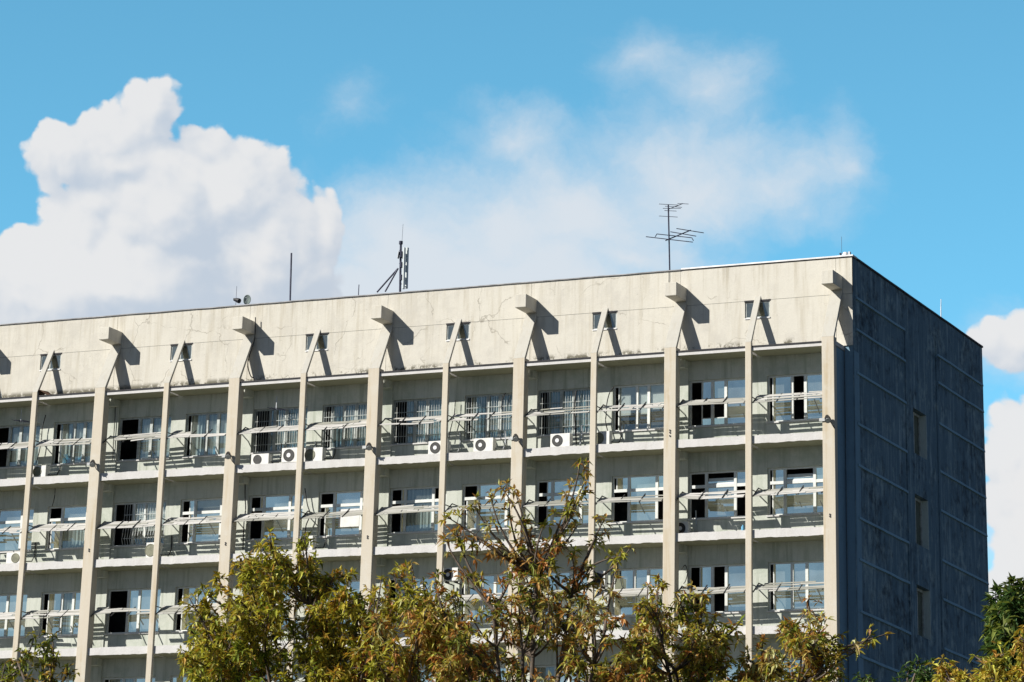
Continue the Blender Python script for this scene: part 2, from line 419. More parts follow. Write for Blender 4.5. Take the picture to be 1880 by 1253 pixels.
bp(mb, 'end_roof_edge', M['bitumen'])

# --- recess wall with window openings
holes = {}; allh = []
NR = 4
for k in range(0, 15):
    for r in range(0, 5):
        x0 = -S*(k+1)+.29; h = (x0, x0+2.36, -2.68-H*r, -1.0-H*r)
        holes[(k, r)] = h; allh.append(h)
mb = MB()
wall_holes(mb, XL, XE, GROUND, -.12, allh, lambda u, z, d: (u, YW+d, z), .16)
for i in range(2, 16, 2):                    # structural piers behind the wide posts, with their beam ends
    x = post_x(i)
    mb.box(x-.26, x+.275, YW-.05, YW+.01, GROUND, -.31)
    for r in range(5):
        zt = (-.31 if r == 0 else -3.615-H*(r-1))
        mb.box(x-.18, x+.27, YW-.4, YW-.03, zt-.27, zt+.01)
bp(mb, 'recess_wall', M['wall'])
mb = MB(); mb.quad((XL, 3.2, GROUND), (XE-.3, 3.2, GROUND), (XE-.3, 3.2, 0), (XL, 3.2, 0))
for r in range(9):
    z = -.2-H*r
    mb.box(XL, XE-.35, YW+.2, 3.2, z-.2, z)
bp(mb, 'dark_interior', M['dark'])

# --- ledges (balcony slabs) between the posts, rough front edges
def ledge(x0, x1, zt, thick, y0, y1, name, mats, rough, seed):
    q = random.Random(seed); n = 26; mb = MB(); prev = None
    for j in range(n+1):
        x = x0+(x1-x0)*j/n
        a = rough*mnoise.noise((x*2.3, zt, 1.7)) + rough*.5*mnoise.noise((x*7, zt, 4.2)); b = rough*mnoise.noise((x*2.9, zt, 9.1)) + rough*.7*q.uniform(-.5, .5)
        c = rough*.6*mnoise.noise((x*3.1, zt, 5.5))
        cur = [(x, y0+c, zt-thick+b), (x, y0+c*.7, zt+a), (x, y1, zt), (x, y1, zt-thick)]
        if prev:
            for m in range(4):
                if m == 2: continue
                m2 = (m+1) % 4; mb.quad(prev[m], cur[m], cur[m2], prev[m2])
        else: mb.quad(*cur)
        prev = cur
    mb.quad(*reversed(prev))
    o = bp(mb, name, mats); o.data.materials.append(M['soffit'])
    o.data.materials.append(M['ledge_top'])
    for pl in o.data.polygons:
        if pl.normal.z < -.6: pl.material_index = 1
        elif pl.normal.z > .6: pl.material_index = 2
    return o
for k in range(0, 15):
    xr, xl = post_x(k)-(.114 if k % 2 else .228), post_x(k+1)+(.228 if k % 2 else .114)
    for r in range(0, 5):
        zt = -3.335-H*r
        lo = ledge(xl-.05, xr+.05, zt, .285, .1, YW+.05, 'ledge', M['slab'], .022, k*10+r)
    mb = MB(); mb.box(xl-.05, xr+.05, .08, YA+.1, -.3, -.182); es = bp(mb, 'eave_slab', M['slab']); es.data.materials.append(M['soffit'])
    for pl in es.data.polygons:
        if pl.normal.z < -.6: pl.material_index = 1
    mb = MB(); mb.box(xl-.02, xr+.02, .055, YA+.02, -.182, -.128); bp(mb, 'eave_flashing', M['bitumen'])
mb = MB(); mb.box(-.2, .25, .12, YW+.02, -.3, -.14); bp(mb, 'eave_slab', M['slab'])

# --- windows
#   each opening: kind, and how its three lights are filled
SPEC = {}
def sp(k, r, **kw): SPEC[(k, r)] = kw
# row 0 (k counts half bays from the right end)
sp(0, 0, L=['s', 'o', 's'], odd=.12); sp(1, 0, L=['s', 's', 's'], odd=.4, low=1)
sp(2, 0, L=['w', 'w', 'w'], odd=.14); sp(3, 0, L=['g', 'g', 'g'], odd=.34, grille=1, old=1)
sp(4, 0, L=['g', 'g', 'g'], odd=.16, grille=1, old=1); sp(5, 0, L=['g', 'g', 'g'], odd=.5, grille=1, old=1)
sp(6, 0, L=['g', 'g', 'g'], odd=.3, grille=1, old=1); sp(7, 0, L=['g', 'g', 'g'], odd=.62, grille=1, old=1)
sp(8, 0, L=['c', 'c', 'c'], odd=.15, old=1, blue=1); sp(9, 0, L=['o', 'c', 'c'], odd=.3, old=1)
sp(10, 0, L=['c', 'c', 'c'], odd=.2, old=1, blue=1); sp(11, 0, L=['o', 'c', 'c'], odd=.2, old=1); sp(12, 0, L=['c', 's', 'c'], odd=0, old=1)
# row 1
sp(0, 1, T=1, L=['s', 's', 's'], up=['s', 'o', 's'], dark=[0], odd=.1); sp(1, 1, T=1, L=['o', 's', 'o'], up=['o', 'o', 's'], odd=.3)
sp(2, 1, T=1, L=['o', 's', 'o'], up=['s', 's', 's'], odd=.1); sp(3, 1, T=1, L=['s', 's', 's'], up=['s', 's', 's'], odd=.35)
sp(4, 1, T=1, L=['s', 's', 's'], up=['o', 's', 's'], odd=.1); sp(5, 1, T=1, L=['s', 'c', 's'], up=['s', 'c', 'o'], odd=.4)
sp(6, 1, T=1, L=['s', 'b', 's'], up=['o', 's', 's'], odd=.2); sp(7, 1, T=1, L=['o', 's', 's'], up=['s', 's', 's'], odd=.4)
sp(8, 1, T=1, L=['s', 's', 's'], up=['s', 'w', 's'], odd=.3); sp(9, 1, L=['o', 'w', 'w'], odd=.1, grille=2, green=1)
sp(10, 1, T=1, L=['s', 'c', 's'], up=['o', 's', 's'], odd=.1); sp(11, 1, T=1, L=['s', 's', 's'], up=['s', 's', 's'], odd=.1)
sp(12, 1, L=['s', 's', 's'], odd=.2)
# row 2
sp(0, 2, L=['s', 's', 's'], odd=.12); sp(1, 2, L=['s', 'o', 's'], odd=.35); sp(2, 2, L=['s', 's', 's'], odd=.05); sp(3, 2, L=['s', 's', 's'], odd=.2)
sp(4, 2, L=['s', 's', 's'], odd=.1); sp(5, 2, L=['c', 's', 's'], odd=.3); sp(6, 2, L=['w', 's', 's'], odd=.1); sp(7, 2, L=['s', 's', 's'], odd=.3)
sp(8, 2, L=['s', 's', 's'], odd=.22); sp(9, 2, L=['o', 's', 's'], odd=.1); sp(10, 2, L=['s', 'c', 's'], odd=.22); sp(11, 2, L=['s', 's', 's'], odd=.1); sp(12, 2, L=['s', 's', 's'], odd=.1)
for k in range(13):
    sp(k, 3, L=[rng.choice('ssc'), rng.choice('ssc'), 's'], odd=rng.choice((0, .2)))

FY0, FY1 = YW+.085, YW+.15
def window(k, r):
    x0, x1, z0, z1 = holes[(k, r)]; s_ = SPEC.get((k, r), dict(L=['s', 's', 's'], odd=0))
    q = random.Random(k*31+r*7)
    T = s_.get('T')
    e = .006; fw = .055
    b = [x0+e, x0+(.64 if T else .90)+q.uniform(-.03, .03), x0+(1.76 if T else 1.41)+q.uniform(-.03, .03), x1-e]
    fm = M['frame_green'] if s_.get('green') and False else M['frame_old'] if s_.get('old') else M['frame']
    f = MB()
    f.box(b[0], b[0]+fw, FY0, FY1, z0+e, z1-e); f.box(b[3]-fw, b[3], FY0, FY1, z0+e, z1-e)
    f.box(b[0]+fw, b[3]-fw, FY0, FY1, z1-e-fw, z1-e); f.box(b[0]+fw, b[3]-fw, FY0, FY1, z0+e, z0+e+fw)
    mw = .052 if not s_.get('old') else .06
    for m in b[1:3]: f.box(m-mw, m+mw, FY0-.012, FY1-.004, z0+e+fw-.002, z1-e-fw+.002)
    zt = z1-.52
    if T:
        for a, c in ((b[0]+fw, b[1]-mw), (b[1]+mw, b[2]-mw), (b[2]+mw, b[3]-fw)): f.box(a, c, FY0-.006, FY1-.008, zt-.055, zt+.055)
    w = bp(f, 'window', fm)
    if s_.get('green'): part(w, 'window with a white bar grille and bright curtain')
    s2 = MB(); s2.box(x0-.03, x1+.03, YW-.05, YW+.083, z0-.045, z0+.004); bp(s2, 'sill', M['slab'], w)
    pa, pc, cu, bl, sa = MB(), MB(), MB(), MB(), MB()
    yp = FY0+.03
    def pane(t, a, c, zz0, zz1):
        if t == 'o':
            return
        m = pa if t == 's' or t == 'b' else pc
        tl = q.uniform(-.006, .006); tz = q.uniform(-.008, .012)
        m.quad((a, yp-tl+tz, zz0), (c, yp+tl+tz, zz0), (c, yp+tl-tz, zz1), (a, yp-tl-tz, zz1))
        if t in 'cg':
            n = max(4, int((c-a)/.04)); yy = FY1+.08
            for j in range(n):
                xa, xb = a+(c-a)*j/n, a+(c-a)*(j+1)/n
                fa = .03*math.sin(xa*31+k)+.015*math.sin(xa*77); fb = .03*math.sin(xb*31+k)+.015*math.sin(xb*77)
                cu.quad((xa, yy+fa, zz0), (xb, yy+fb, zz0), (xb, yy+fb, zz1), (xa, yy+fa, zz1))
        if t == 'w':
            zc = zz0+(zz1-zz0)*q.uniform(.25, .45); bl.box(a, c, FY1+.01, FY1+.02, zc, zz1)
        if t == 'b':
            bl.box(a+.15, c-.02, yp-.028, yp-.014, zz0+.28, zz1-.1)
    od = s_.get('odd', 0)
    for j in range(3):
        a = b[j]+(fw if j == 0 else mw); c = b[j+1]-(fw if j == 2 else mw)
        zlo, zhi = z0+e+fw, z1-e-fw
        segs = [(s_['L'][j], zlo, zt-.055), (s_['up'][j], zt+.055, zhi)] if T and 'up' in s_ else [(s_['L'][j], zlo, zhi)]
        for t, za, zb in segs:
            aa = a
            if j == 0 and od and t != 'o':   # the left sash slid open by 'odd' metres
                aa = a+od
                sa.box(aa-.018, aa+.022, FY0+.022, FY1-.01, za, zb)
            if T and t == 'o' and zb > zt and j == 1:        # a tilted-open top light
                sa.quad((a, FY0+.0, za), (c, FY0+.0, za), (c, FY0+.13, zb-.16), (a, FY0+.13, zb-.16))
                pane('s', a, c, za, za+.11); continue
            if s_.get('low') and j < 2 and not T:
                pane('s', aa, c, za, za+.22); pane('o', aa, c, za, zb)
                pane('s', aa, c, za+.95, zb); sa.box(aa, c, FY0+.02, FY1-.012, za+.22, za+.25); continue
            if aa < c-.05: pane(t, aa, c, za, zb)
    if pa.v: bp(pa, 'pane', M['glass'], w)
    if pc.v: bp(pc, 'pane', M['glass_c'], w)
    if cu.v: bp(cu, 'curtain', M['cur2'] if 'g' in s_['L'] else M['cur1'], w)
    if bl.v: bp(bl, 'blind', M['blind'], w)
    if sa.v: bp(sa, 'sash', fm, w)
    if s_.get('grille'):
        gm = MB(); yg = YW+.05; a = x0+(.5 if s_['grille'] == 2 else .05)
        n = 22 if s_['grille'] == 1 else 16
        for j in range(n+1):
            x = a+(x1-.03-a)*j/n
            if s_['grille'] == 2: gm.tube([(x, yg, z0+.03), (x, yg-.1, z0+.25), (x, yg-.02, z0+.7), (x, yg, z1-.03)], .012, 5)
            else: gm.bar((x, yg, z0+.02), (x, yg, z1-.02), .013)
        for z in (z0+.3, z0+.78, z0+1.2): gm.bar((a, yg, z), (x1-.02, yg, z), .018)
        bp(gm, 'grille', M['grille'] if s_['grille'] == 2 else M['frame_old'], w)
    if s_.get('blue'):
        bm = MB()
        for j in range(5):
            xx = x0+.25+q.uniform(0, 1.0); hh = q.uniform(.15, .45); bm.box(xx, xx+q.uniform(.1, .2), FY1+.02+.01*j, FY1+.03+.01*j, z0+.07, z0+.07+hh)
        bp(bm, 'hung_cloth', M['bluething'], w)
    return w
for k in range(NB):
    for r in range(NR): window(k, r)

# --- sloping slatted sunshades
def sunshade(k, r):
    q = random.Random(k*17+r*101+5)
    xr, xl = post_x(k)-(.114 if k % 2 else .228)-.015, post_x(k+1)+(.228 if k % 2 else .114)+.015
    z = -H*r
    mb = MB(); nS = 5
    A = Vector((0, .06, -2.15+z)); B = Vector((0, .57, -1.80+z)); d = (B-A)/nS
    sag = q.uniform(-.045, .02); dl = q.uniform(-.05, .05); B.z += q.uniform(-.05, .035); d = (B-A)/nS
    nrm = Vector((0, -d.z, d.y)).normalized()
    broken = q.random() < .6
    olive = q.random() < .3; solid = q.random() < .55
    for s in range(nS):
        cuts = [xl, xr]
        for _ in range(q.choice((1, 2, 2, 3))): cuts.append(q.uniform(xl+.25, xr-.25))
        cuts.sort()
        for a, b in zip(cuts, cuts[1:]):
            if b-a < .12: continue
            if broken and q.random() < .2: continue
            mb.tn = (q.uniform(0, .45) if q.random() < .65 else q.uniform(.5, 1)) if not olive else q.uniform(.35, 1)
            P = A+d*s; o1 = nrm*q.uniform(-.014, .016); o2 = nrm*q.uniform(-.014, .016); w = d*(q.uniform(.9, .98) if solid else q.uniform(.6, .85))
            ea, eb = q.uniform(-.01, .015), q.uniform(-.01, .015)
            def p(x, t, o): 
                f = (x-xl)/(xr-xl); y_ = P+w*t+o; return (x, y_.y, y_.z + sag*math.sin(f*math.pi)+dl*(f-.5))
            th = nrm*-.014
            mb.hexa([p(a+.008+ea, 0, o1), p(b-.008, 0, o2+nrm*eb), p(b-.008, 1, o2+nrm*eb), p(a+.008+ea, 1, o1),
                     p(a+.008+ea, 0, o1+th), p(b-.008, 0, o2+nrm*eb+th), p(b-.008, 1, o2+nrm*eb+th), p(a+.008+ea, 1, o1+th)])
    sh = bp(mb, 'sunshade', M['slat'])
    if broken: part(sh, 'sunshade with broken and missing slats')
    arms = [xl+.03, xl+.95+q.uniform(-.1, .1), xr-.9+q.uniform(-.1, .1), xr-.05]
    for j, x in enumerate(arms):
        am = MB(); am.bar((x, .03, -2.185+z), (x, .60, -1.79+z), .035, .03)
        if j in (0, 3): am.bar((x, .58, -1.80+z), (x, YW, -1.80+z), .03)
        bp(am, 'arm', M['arm'], sh)
    return sh
for k in range(NB):
    for r in range(NR): sunshade(k, r)

# --- end wall
wz = [(-1.05, -2.72), (-4.22, -6.03), (-7.5, -9.3), (-10.7, -12.5)]
hz = [(7.65, 9.2, b, t) for t, b in wz]
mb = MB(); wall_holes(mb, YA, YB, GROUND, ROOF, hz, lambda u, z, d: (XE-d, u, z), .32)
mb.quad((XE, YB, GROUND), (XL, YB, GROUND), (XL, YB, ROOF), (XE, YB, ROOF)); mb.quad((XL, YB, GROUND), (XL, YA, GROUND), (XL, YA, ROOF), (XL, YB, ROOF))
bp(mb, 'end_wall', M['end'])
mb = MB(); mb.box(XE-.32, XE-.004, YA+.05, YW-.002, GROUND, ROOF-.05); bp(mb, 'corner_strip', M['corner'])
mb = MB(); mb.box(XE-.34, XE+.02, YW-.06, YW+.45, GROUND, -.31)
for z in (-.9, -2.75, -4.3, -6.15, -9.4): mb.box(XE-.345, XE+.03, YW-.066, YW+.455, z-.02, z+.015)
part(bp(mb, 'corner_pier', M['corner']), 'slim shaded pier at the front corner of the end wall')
for z in (1.65, .49, -1.06, -2.87, -4.33, -6.17, -7.6, -9.38, -10.9, -12.7):
    for y0, y1 in ((1.3, 6.75), (10.6, YB-.15)):
        if z == 1.65 and y0 > 5: z_ = 1.54
        else: z_ = z
        mb = MB(); n = 14
        for j in range(n):
            ya, yb = y0+(y1-y0)*j/n, y0+(y1-y0)*(j+1)/n
            wa, wb = .02*mnoise.noise((ya, z, 2)), .02*mnoise.noise((yb, z, 2))
            mb.hexa([(XE-.02, ya, z_-.055+wa), (XE+.07, ya, z_-.05+wa), (XE+.07, yb, z_-.05+wb), (XE-.02, yb, z_-.055+wb),
                     (XE-.02, ya, z_+.06+wa), (XE+.05, ya, z_+.045+wa), (XE+.05, yb, z_+.045+wb), (XE-.02, yb, z_+.06+wb)])
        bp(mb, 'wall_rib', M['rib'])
for y in (6.75, 10.45):                      # the two shallow vertical steps beside the stair strip
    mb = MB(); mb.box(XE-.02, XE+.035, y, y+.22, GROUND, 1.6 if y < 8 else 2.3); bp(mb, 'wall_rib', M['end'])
for n_, (a, b, c, d) in enumerate(hz):
    f = MB(); xo = XE-.30
    f.box(xo, xo+.06, a+.004, a+.09, c+.004, d-.004); f.box(xo, xo+.06, b-.09, b-.004, c+.004, d-.004)
    f.box(xo, xo+.06, a+.09, b-.09, d-.09, d-.004); f.box(xo, xo+.06, a+.09, b-.09, c+.004, c+.09); f.box(xo+.005, xo+.06, (a+b)/2-.03, (a+b)/2+.03, c+.09, d-.09)
    if n_ == 1: f.box(xo+.005, xo+.05, a+.09, (a+b)/2-.03, c+1.1, c+1.16)
    w = part(bp(f, 'stair_window', M['frame_old']), 'narrow deep set window in the dark end wall')
    p = MB(); p.quad((xo+.02, a+.09, c+.09), (xo+.02, b-.09, c+.09), (xo+.02, b-.09, d-.09), (xo+.02, a+.09, d-.09)); bp(p, 'pane', M['glass_c'], w)
    s2 = MB(); s2.box(XE-.32, XE-.003, b-.03, b-.001, c+.01, d-.01); part(bp(s2, 'jamb', M['jamb'], w), 'paler jamb')
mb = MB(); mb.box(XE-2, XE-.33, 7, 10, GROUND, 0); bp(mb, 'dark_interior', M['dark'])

# ------------------------------------------------------------------ things on the building
def ac_unit(x, y, z, label, grille='acgrille', w=.78, dp=.29, h=.52, hub=True, bracket=False, flip=False):
    """x, y, z: bottom left front corner; stands on a ledge (or on wall brackets)"""
    t = thing('air_conditioner', label, 'air conditioner', (x, y, z), 'outdoor air conditioner units on the ledges')
    mb = MB(); mb.box(0, w, 0, dp, .03, h); c = mb.build('casing', M['ac'], t, bevel=.012)
    cx = w*.36 if not flip else w*.64; r = h*.40
    mb = MB(); mb.disc((cx, -.004, h*.5+.01), r, (0, 1, 0), .012, 28); mb.ring((cx, -.012, h*.5+.01), r*.9, r, (0, 1, 0), .012)
    g = mb.build('fan_grille', M[grille], t)
    if hub:
        mb = MB(); mb.disc((cx, -.018, h*.5+.01), r*.36, (0, 1, 0), .014, 18); mb.build('fan_hub', M['hub'], g)
    mb = MB(); mb.box(w-.02, w+.006, .05, dp-.04, .1, h-.16); mb.build('valve_cover', M['ac'], t)
    mb = MB(); dw = YW-y-.04
    mb.tube([(w-.01, dp*.6, .16), (w+.07, dp*.7, .13), (w+.12, dw*.8, .2), (w+.13, dw, .45), (w+.11, dw, .95)], .022, 6); mb.build('pipe', M['galv'] if hub else M['cable'], t)
    for q in (.1, w-.16):
        mb = MB(); mb.box(q, q+.06, .02, dp-.02, -.0, .03)
        if bracket: mb.box(q, q+.04, -.02, dp+.45, -.035, .0); mb.box(q, q+.04, dp+.41, dp+.45, -.35, -.035)
        mb.build('foot' if not bracket else 'bracket', M['arm'], t)
    return t
def ledge_top(r): return -3.333-H*r
def px_x(px, py, y): return on_y(px, py, y).x
L0 = ledge_top(0); L1 = ledge_top(1)
ac_unit(px_x(1010, 820, .3), .3, L0, 'white air conditioner with dark fan ring, right of the third wide post from the right')
ac_unit(px_x(869, 822, .3), .3, L0, 'white air conditioner just left of the third wide post from the right, top row', w=.8)
ac_unit(px_x(786, 825, .3), .3, L0, 'white air conditioner half hidden by a narrow post, black fan ring, below barred window', w=.8)
ac_unit(px_x(461, 842, .35), .35, L0, 'small white air conditioner with square dark grille, leftmost of three on one ledge', w=.76, h=.44, hub=False)
ac_unit(px_x(517, 836, .25), .25, L0, 'white air conditioner with black fan disc and white hub, middle of three on one ledge', w=.86, h=.58)
ac_unit(px_x(556, 832, .33), .33, L0, 'white air conditioner with dull olive fan grille, rightmost of three on one ledge', grille='acgrille_o', w=.84, h=.55, hub=False)
ac_unit(px_x(1088, 812, .33), .33, L0, 'white air conditioner with olive fan grille partly behind a narrow post below white blinds', grille='acgrille_o', w=.66, hub=False)
ac_unit(px_x(59, 870, .3), .3, L0, 'white air conditioner behind the leftmost narrow post on the top ledge', grille='acgrille_o', w=.62, h=.48, hub=False)
ac_unit(px_x(11, 1030, .3), .3, L1, 'pale air conditioner at the left edge of the second ledge', grille='acgrille_o', w=.66, h=.46, hub=False, flip=True)
ac_unit(px_x(268, 1012, .35), .35, L1, 'grey shaded air conditioner left of a narrow post below the white window grille', grille='acgrille_o', w=.55, h=.6, hub=False)
ac_unit(px_x(548, 996, .3), .3, L1, 'white air conditioner behind the top leaves of the tall green tree', grille='acgrille_o', w=.6, h=.56, hub=False)
a_ = ac_unit(px_x(1241, 966, .62), .62, L1, 'dark shaded air conditioner tucked behind the second wide post from the right', grille='acgrille', w=.46, h=.5, hub=True)
ac_unit(px_x(812, 1068, .3), .3, on_y(812, 1069, .3).z, 'white air conditioner hung on wall brackets beside a narrow post, third row', w=.62, h=.5, bracket=True)
ac_unit(px_x(1086, 1078, .3), .3, on_y(1086, 1079, .3).z, 'white air conditioner hung on brackets among autumn leaves, third row', w=.52, h=.56, hub=False, bracket=True)

def floodlight(i, z, label):
    x = post_x(i)
    t = thing('floodlight', label, 'floodlight', (x, 0, z), 'floodlights on the wide posts')
    mb = MB(); mb.box(-.33, -.03, -.05, .0-.002, -.03, .075); mb.build('plate', M['lampglass'], t)
    mb = MB(); mb.tube([(0, -.02, .05), (.06, -.16, .09), (.1, -.26, .06)], .022, 6); mb.tube([(.05, -.08, .0), (.13, -.2, -.08), (.22, -.22, -.22), (.24, -.04, -.3)], .016, 6); mb.build('bracket', M['lamp'], t)
    mb = MB(); mb.tube([(.0, -.14, .12), (.03, -.2, .04), (.09, -.3, -.07)], [.06, .1, .12], 10); h = mb.build('lamp_head', M['lamp'], t)
    mb = MB(); mb.disc((.095, -.308, -.078), .1, (.5, -.8, -.9), .012, 14); mb.build('lens', M['lampglass'], h)
names = {0: 'rightmost wide post beside the dark end wall', 4: 'third wide post from the right', 6: 'fourth wide post from the right', 8: 'fifth wide post from the right', 10: 'leftmost wide post'}
for i, z in ((0, -2.97), (4, -2.98), (6, -2.98), (8, -3.0), (10, -3.0)):
    floodlight(i, z, 'black floodlight on the ' + names[i])

# dark cables drooping on the facade
def cable(pts, rad, label):
    mb = MB()
    P = [Vector(p) for p in pts]; out = []
    for a in range(len(P)-1):                # Catmull-Rom
        p0, p1, p2, p3 = P[max(a-1, 0)], P[a], P[a+1], P[min(a+2, len(P)-1)]
        for j in range(6):
            t = j/6; out.append(.5*((2*p1)+(p2-p0)*t+(2*p0-5*p1+4*p2-p3)*t*t+(3*p1-p0-3*p2+p3)*t**3))
    out.append(P[-1]); o = P[0].copy()
    mb.tube([p-o for p in out], rad, 5)
    ob = mb.build('cable', M['cable'], smooth=True); ob.location = o
    tag(ob, label, 'cable', 'loose cables on the facade'); return ob
def cp(l, y): return [on_y(px, py, y) for px, py in l]
cable(cp([(469, 583), (468, 620), (462, 640), (455, 668), (460, 690), (466, 694)], .82), .022, 'black cable looping down under the second beam end from the left')
cable(cp([(1126, 712), (1119, 722), (1114, 742), (1113, 760), (1112, 775), (1118, 800)], .95), .02, 'black cable hanging past the white blinds to an air conditioner')
cable(cp([(836, 735), (834, 760), (828, 785), (824, 806)], .95), .018, 'black cable on the wall right of a narrow post below a small attic window')
cable(cp([(560, 897), (564, 925), (569, 945), (562, 965), (560, 985)], .95), .022, 'black cable behind the narrow post above the green tree, second row')
cable(cp([(450, 888), (450, 912), (451, 935), (448, 960), (446, 1010)], 1.0), .024, 'thick black cable right of the second wide post from the left, second row')
cable(cp([(84, 762), (78, 785), (76, 806), (72, 830), (66, 852)], .95), .02, 'black cable behind the leftmost narrow post, top row')
cable(cp([(1058, 718), (1055, 745), (1056, 780), (1058, 815), (1056, 828)], 1.0), .03, 'thick black duct cable hanging before the barred window')
cable(cp([(212, 730), (211, 770), (209, 800), (207, 845)], 1.02), .018, 'black cable running down the pier right of the leftmost wide post')
cable(cp([(928, 722), (922, 735), (921, 752)], 1.0), .02, 'short black cable loop at the top of a barred window')
cable(cp([(100, 875), (101, 905), (96, 930)], 1.0), .016, 'thin cable on the second row left of the leftmost wide post')
cable(cp([(1252, 1045), (1258, 1038), (1262, 1050), (1259, 1066), (1255, 1072)], .95), .015, 'coiled cable hung on the pier in the third row')
cable(cp([(1228, 496), (1228, 515), (1227, 530)], .97), .01, 'thin cable running down from the television antenna to a beam end')

mb = MB(); mb.disc((0, 0, .1), .06, (0, 0, 1), .2, 12); mb.disc((0, 0, .225), .028, (0, 0, 1), .06, 10)
bt = mb.build('plastic_bottle', M['bluebottle']); bt.location = (px_x(1364, 968, .5), .5, L1); tag(bt, 'small light blue plastic bottle standing on the second ledge', 'bottle')
p = on_y(74, 712, .1)
mb = MB()
mb.quad((-.28, -.05, 0), (.0, -.1, .22), (.05, .5, .26), (-.25, .45, .05)); mb.quad((.0, -.1, .22), (.38, -.05, .0), (.4, .4, .03), (.05, .5, .26))
mb.quad((-.28, -.05, -.02), (.0, -.1, .2), (.05, .5, .24), (-.25, .45, .03)); mb.quad((.0, -.1, .2), (.38, -.05, -.02), (.4, .4, .01), (.05, .5, .24))
rs = mb.build('rusty_sheet', M['rust']); rs.location = (p.x, .12, -.128); tag(rs, 'bent rusty brown metal sheet lying on the eave above the leftmost narrow post', 'metal sheet')

# small antennas hooked above two windows
def small_antenna(px, py, label):
    p = on_y(px, py, .75)
    t = thing('window_antenna', label, 'antenna', p, 'small antennas above the windows')
    mb = MB(); mb.bar((0, 0, 0), (0, 0, .5), .022); mb.build('mast', M['galv'], t)
    mb = MB(); mb.bar((-.25, -.1, .04), (.35, .15, -.02), .03); 
    for j in range(4):
        x = -.2+j*.16; mb.bar((x-.06, -.26+j*.02, .04-j*.012), (x+.09, .26+j*.02, .03-j*.012), .014)
    mb.build('boom', M['mast'], t)
    return t
small_antenna(507, 752, 'small dark antenna above the dark window right of the second wide post from the left')
small_antenna(38, 774, 'small dark antenna above the leftmost curtained window')

# ------------------------------------------------------------------ rooftop things
RZ = ROOF-.06
def base_on_roof(px, y): 
    p = on_y(px, 500, y); return p
def height_at(px, py, y): return on_y(px, py, y).z
# television antenna
yy = 1.75
bx = on_y(1230, 490, yy).x; tx = on_y(1227, 372, yy)
t = thing('television_antenna', 'tall dark television antenna with two sets of horizontal rods on the roof', 'antenna', (bx, yy, RZ))
top = tx.z-RZ; 
mb = MB(); mb.tube([(0, 0, 0), (tx.x-bx, 0, top-.1)], .03, 8); mb.build('mast', M['mast'], t)
def rel(px, py, y): q = on_y(px, py, y); return Vector((q.x-bx, q.y-yy, q.z-RZ))
def yagi(name, boom, rods, rad):
    mb = MB(); mb.tube(boom, rad*1.3, 5)
    for a, b in rods: mb.tube([a, b], rad, 5)
    return mb.build(name, M['mast'], t)
# elements run along X, the boom runs back and right in the photo (towards the rear)
def rod(pxc, pyc, y, half):
    c = rel(pxc, pyc, y); return (c-Vector((half, 0, 0)), c+Vector((half, 0, 0)))
sc = 1/49.0
yagi('lower_rods', [rel(1222, 442, 1.6), rel(1268, 423, 2.6)], [
    (rel(1186, 435, 1.65), rel(1228, 440, 1.65)), (rel(1228, 440, 1.65), rel(1272, 445, 1.65)),
    (rel(1206, 430, 1.9), rel(1270, 437, 1.9)), (rel(1206, 430, 1.9), rel(1203, 435, 1.7)), (rel(1270, 437, 1.9), rel(1273, 442, 1.7)),
    (rel(1231, 426, 2.2), rel(1278, 434, 2.2)), (rel(1242, 420, 2.55), rel(1292, 428, 2.55))], .017)
yagi('upper_rods', [rel(1226, 385, 1.7), rel(1254, 374, 2.4)], [
    (rel(1210, 375, 1.7), rel(1246, 377, 1.8)), (rel(1217, 383, 1.75), rel(1250, 383, 1.75)), (rel(1220, 387, 1.75), rel(1242, 388, 1.75)),
    (rel(1221, 379, 1.9), rel(1252, 381, 1.9)), (rel(1244, 374, 2.35), rel(1264, 375, 2.35)), (rel(1210, 397, 1.75), rel(1244, 399, 1.75))], .011)
# mobile phone antenna with two panels
yy2 = 1.6; b0 = on_y(735, 530, yy2)
t = thing('phone_mast', 'mobile phone mast with two tall grey panels and slanting braces on the roof', 'phone mast', (b0.x, yy2, RZ))
def rel2(px, py, y): q = on_y(px, py, y); return Vector((q.x-b0.x, q.y-yy2, q.z-RZ))
mb = MB(); mb.tube([(0, 0, 0), rel2(736, 444, yy2)], .045, 8); mb.disc(rel2(736, 446, yy2), .075, (0, 0, 1), .12, 10); mb.build('mast', M['mast'], t)
for (xa, xb, y0_, y1_, mt, yo) in ((741, 744, 455, 531, 'radome', 1.55), (746, 750, 455, 530, 'radome', 1.75), (732, 733.5, 462, 475, 'galv', 1.5)):
    a = rel2((xa+xb)/2-2, y1_, yo); c = rel2((xa+xb)/2, y0_, yo); mb = MB(); w = (xb-xa)/49
    mb.hexa([a+Vector((-w/2, -.06, 0)), a+Vector((w/2, -.06, 0)), a+Vector((w/2, .06, 0)), a+Vector((-w/2, .06, 0)),
             c+Vector((-w/2, -.06, 0)), c+Vector((w/2, -.06, 0)), c+Vector((w/2, .06, 0)), c+Vector((-w/2, .06, 0))])
    mb.build('panel', M[mt], t, bevel=.01)
for a, c in (((692, 537), (731, 493)), ((707, 536), (731, 493))):
    mb = MB(); mb.tube([rel2(*a, yy2-.1), rel2(*c, yy2)], .032, 6); mb.build('brace', M['mast'], t)
mb = MB()
for py in (460, 472, 484, 520): mb.bar(rel2(733, py, yy2), rel2(743, py+4, yy2), .03)
for py in (468, 487, 510): mb.disc(rel2(737, py, yy2-.05), .07, (0, 0, 1), .2, 8)
mb.build('clamp', M['mast'], t)
mb = MB(); mb.tube([rel2(738, 444, yy2), rel2(740, 412, yy2)], .008, 4); mb.build('whip', M['galv'], t)
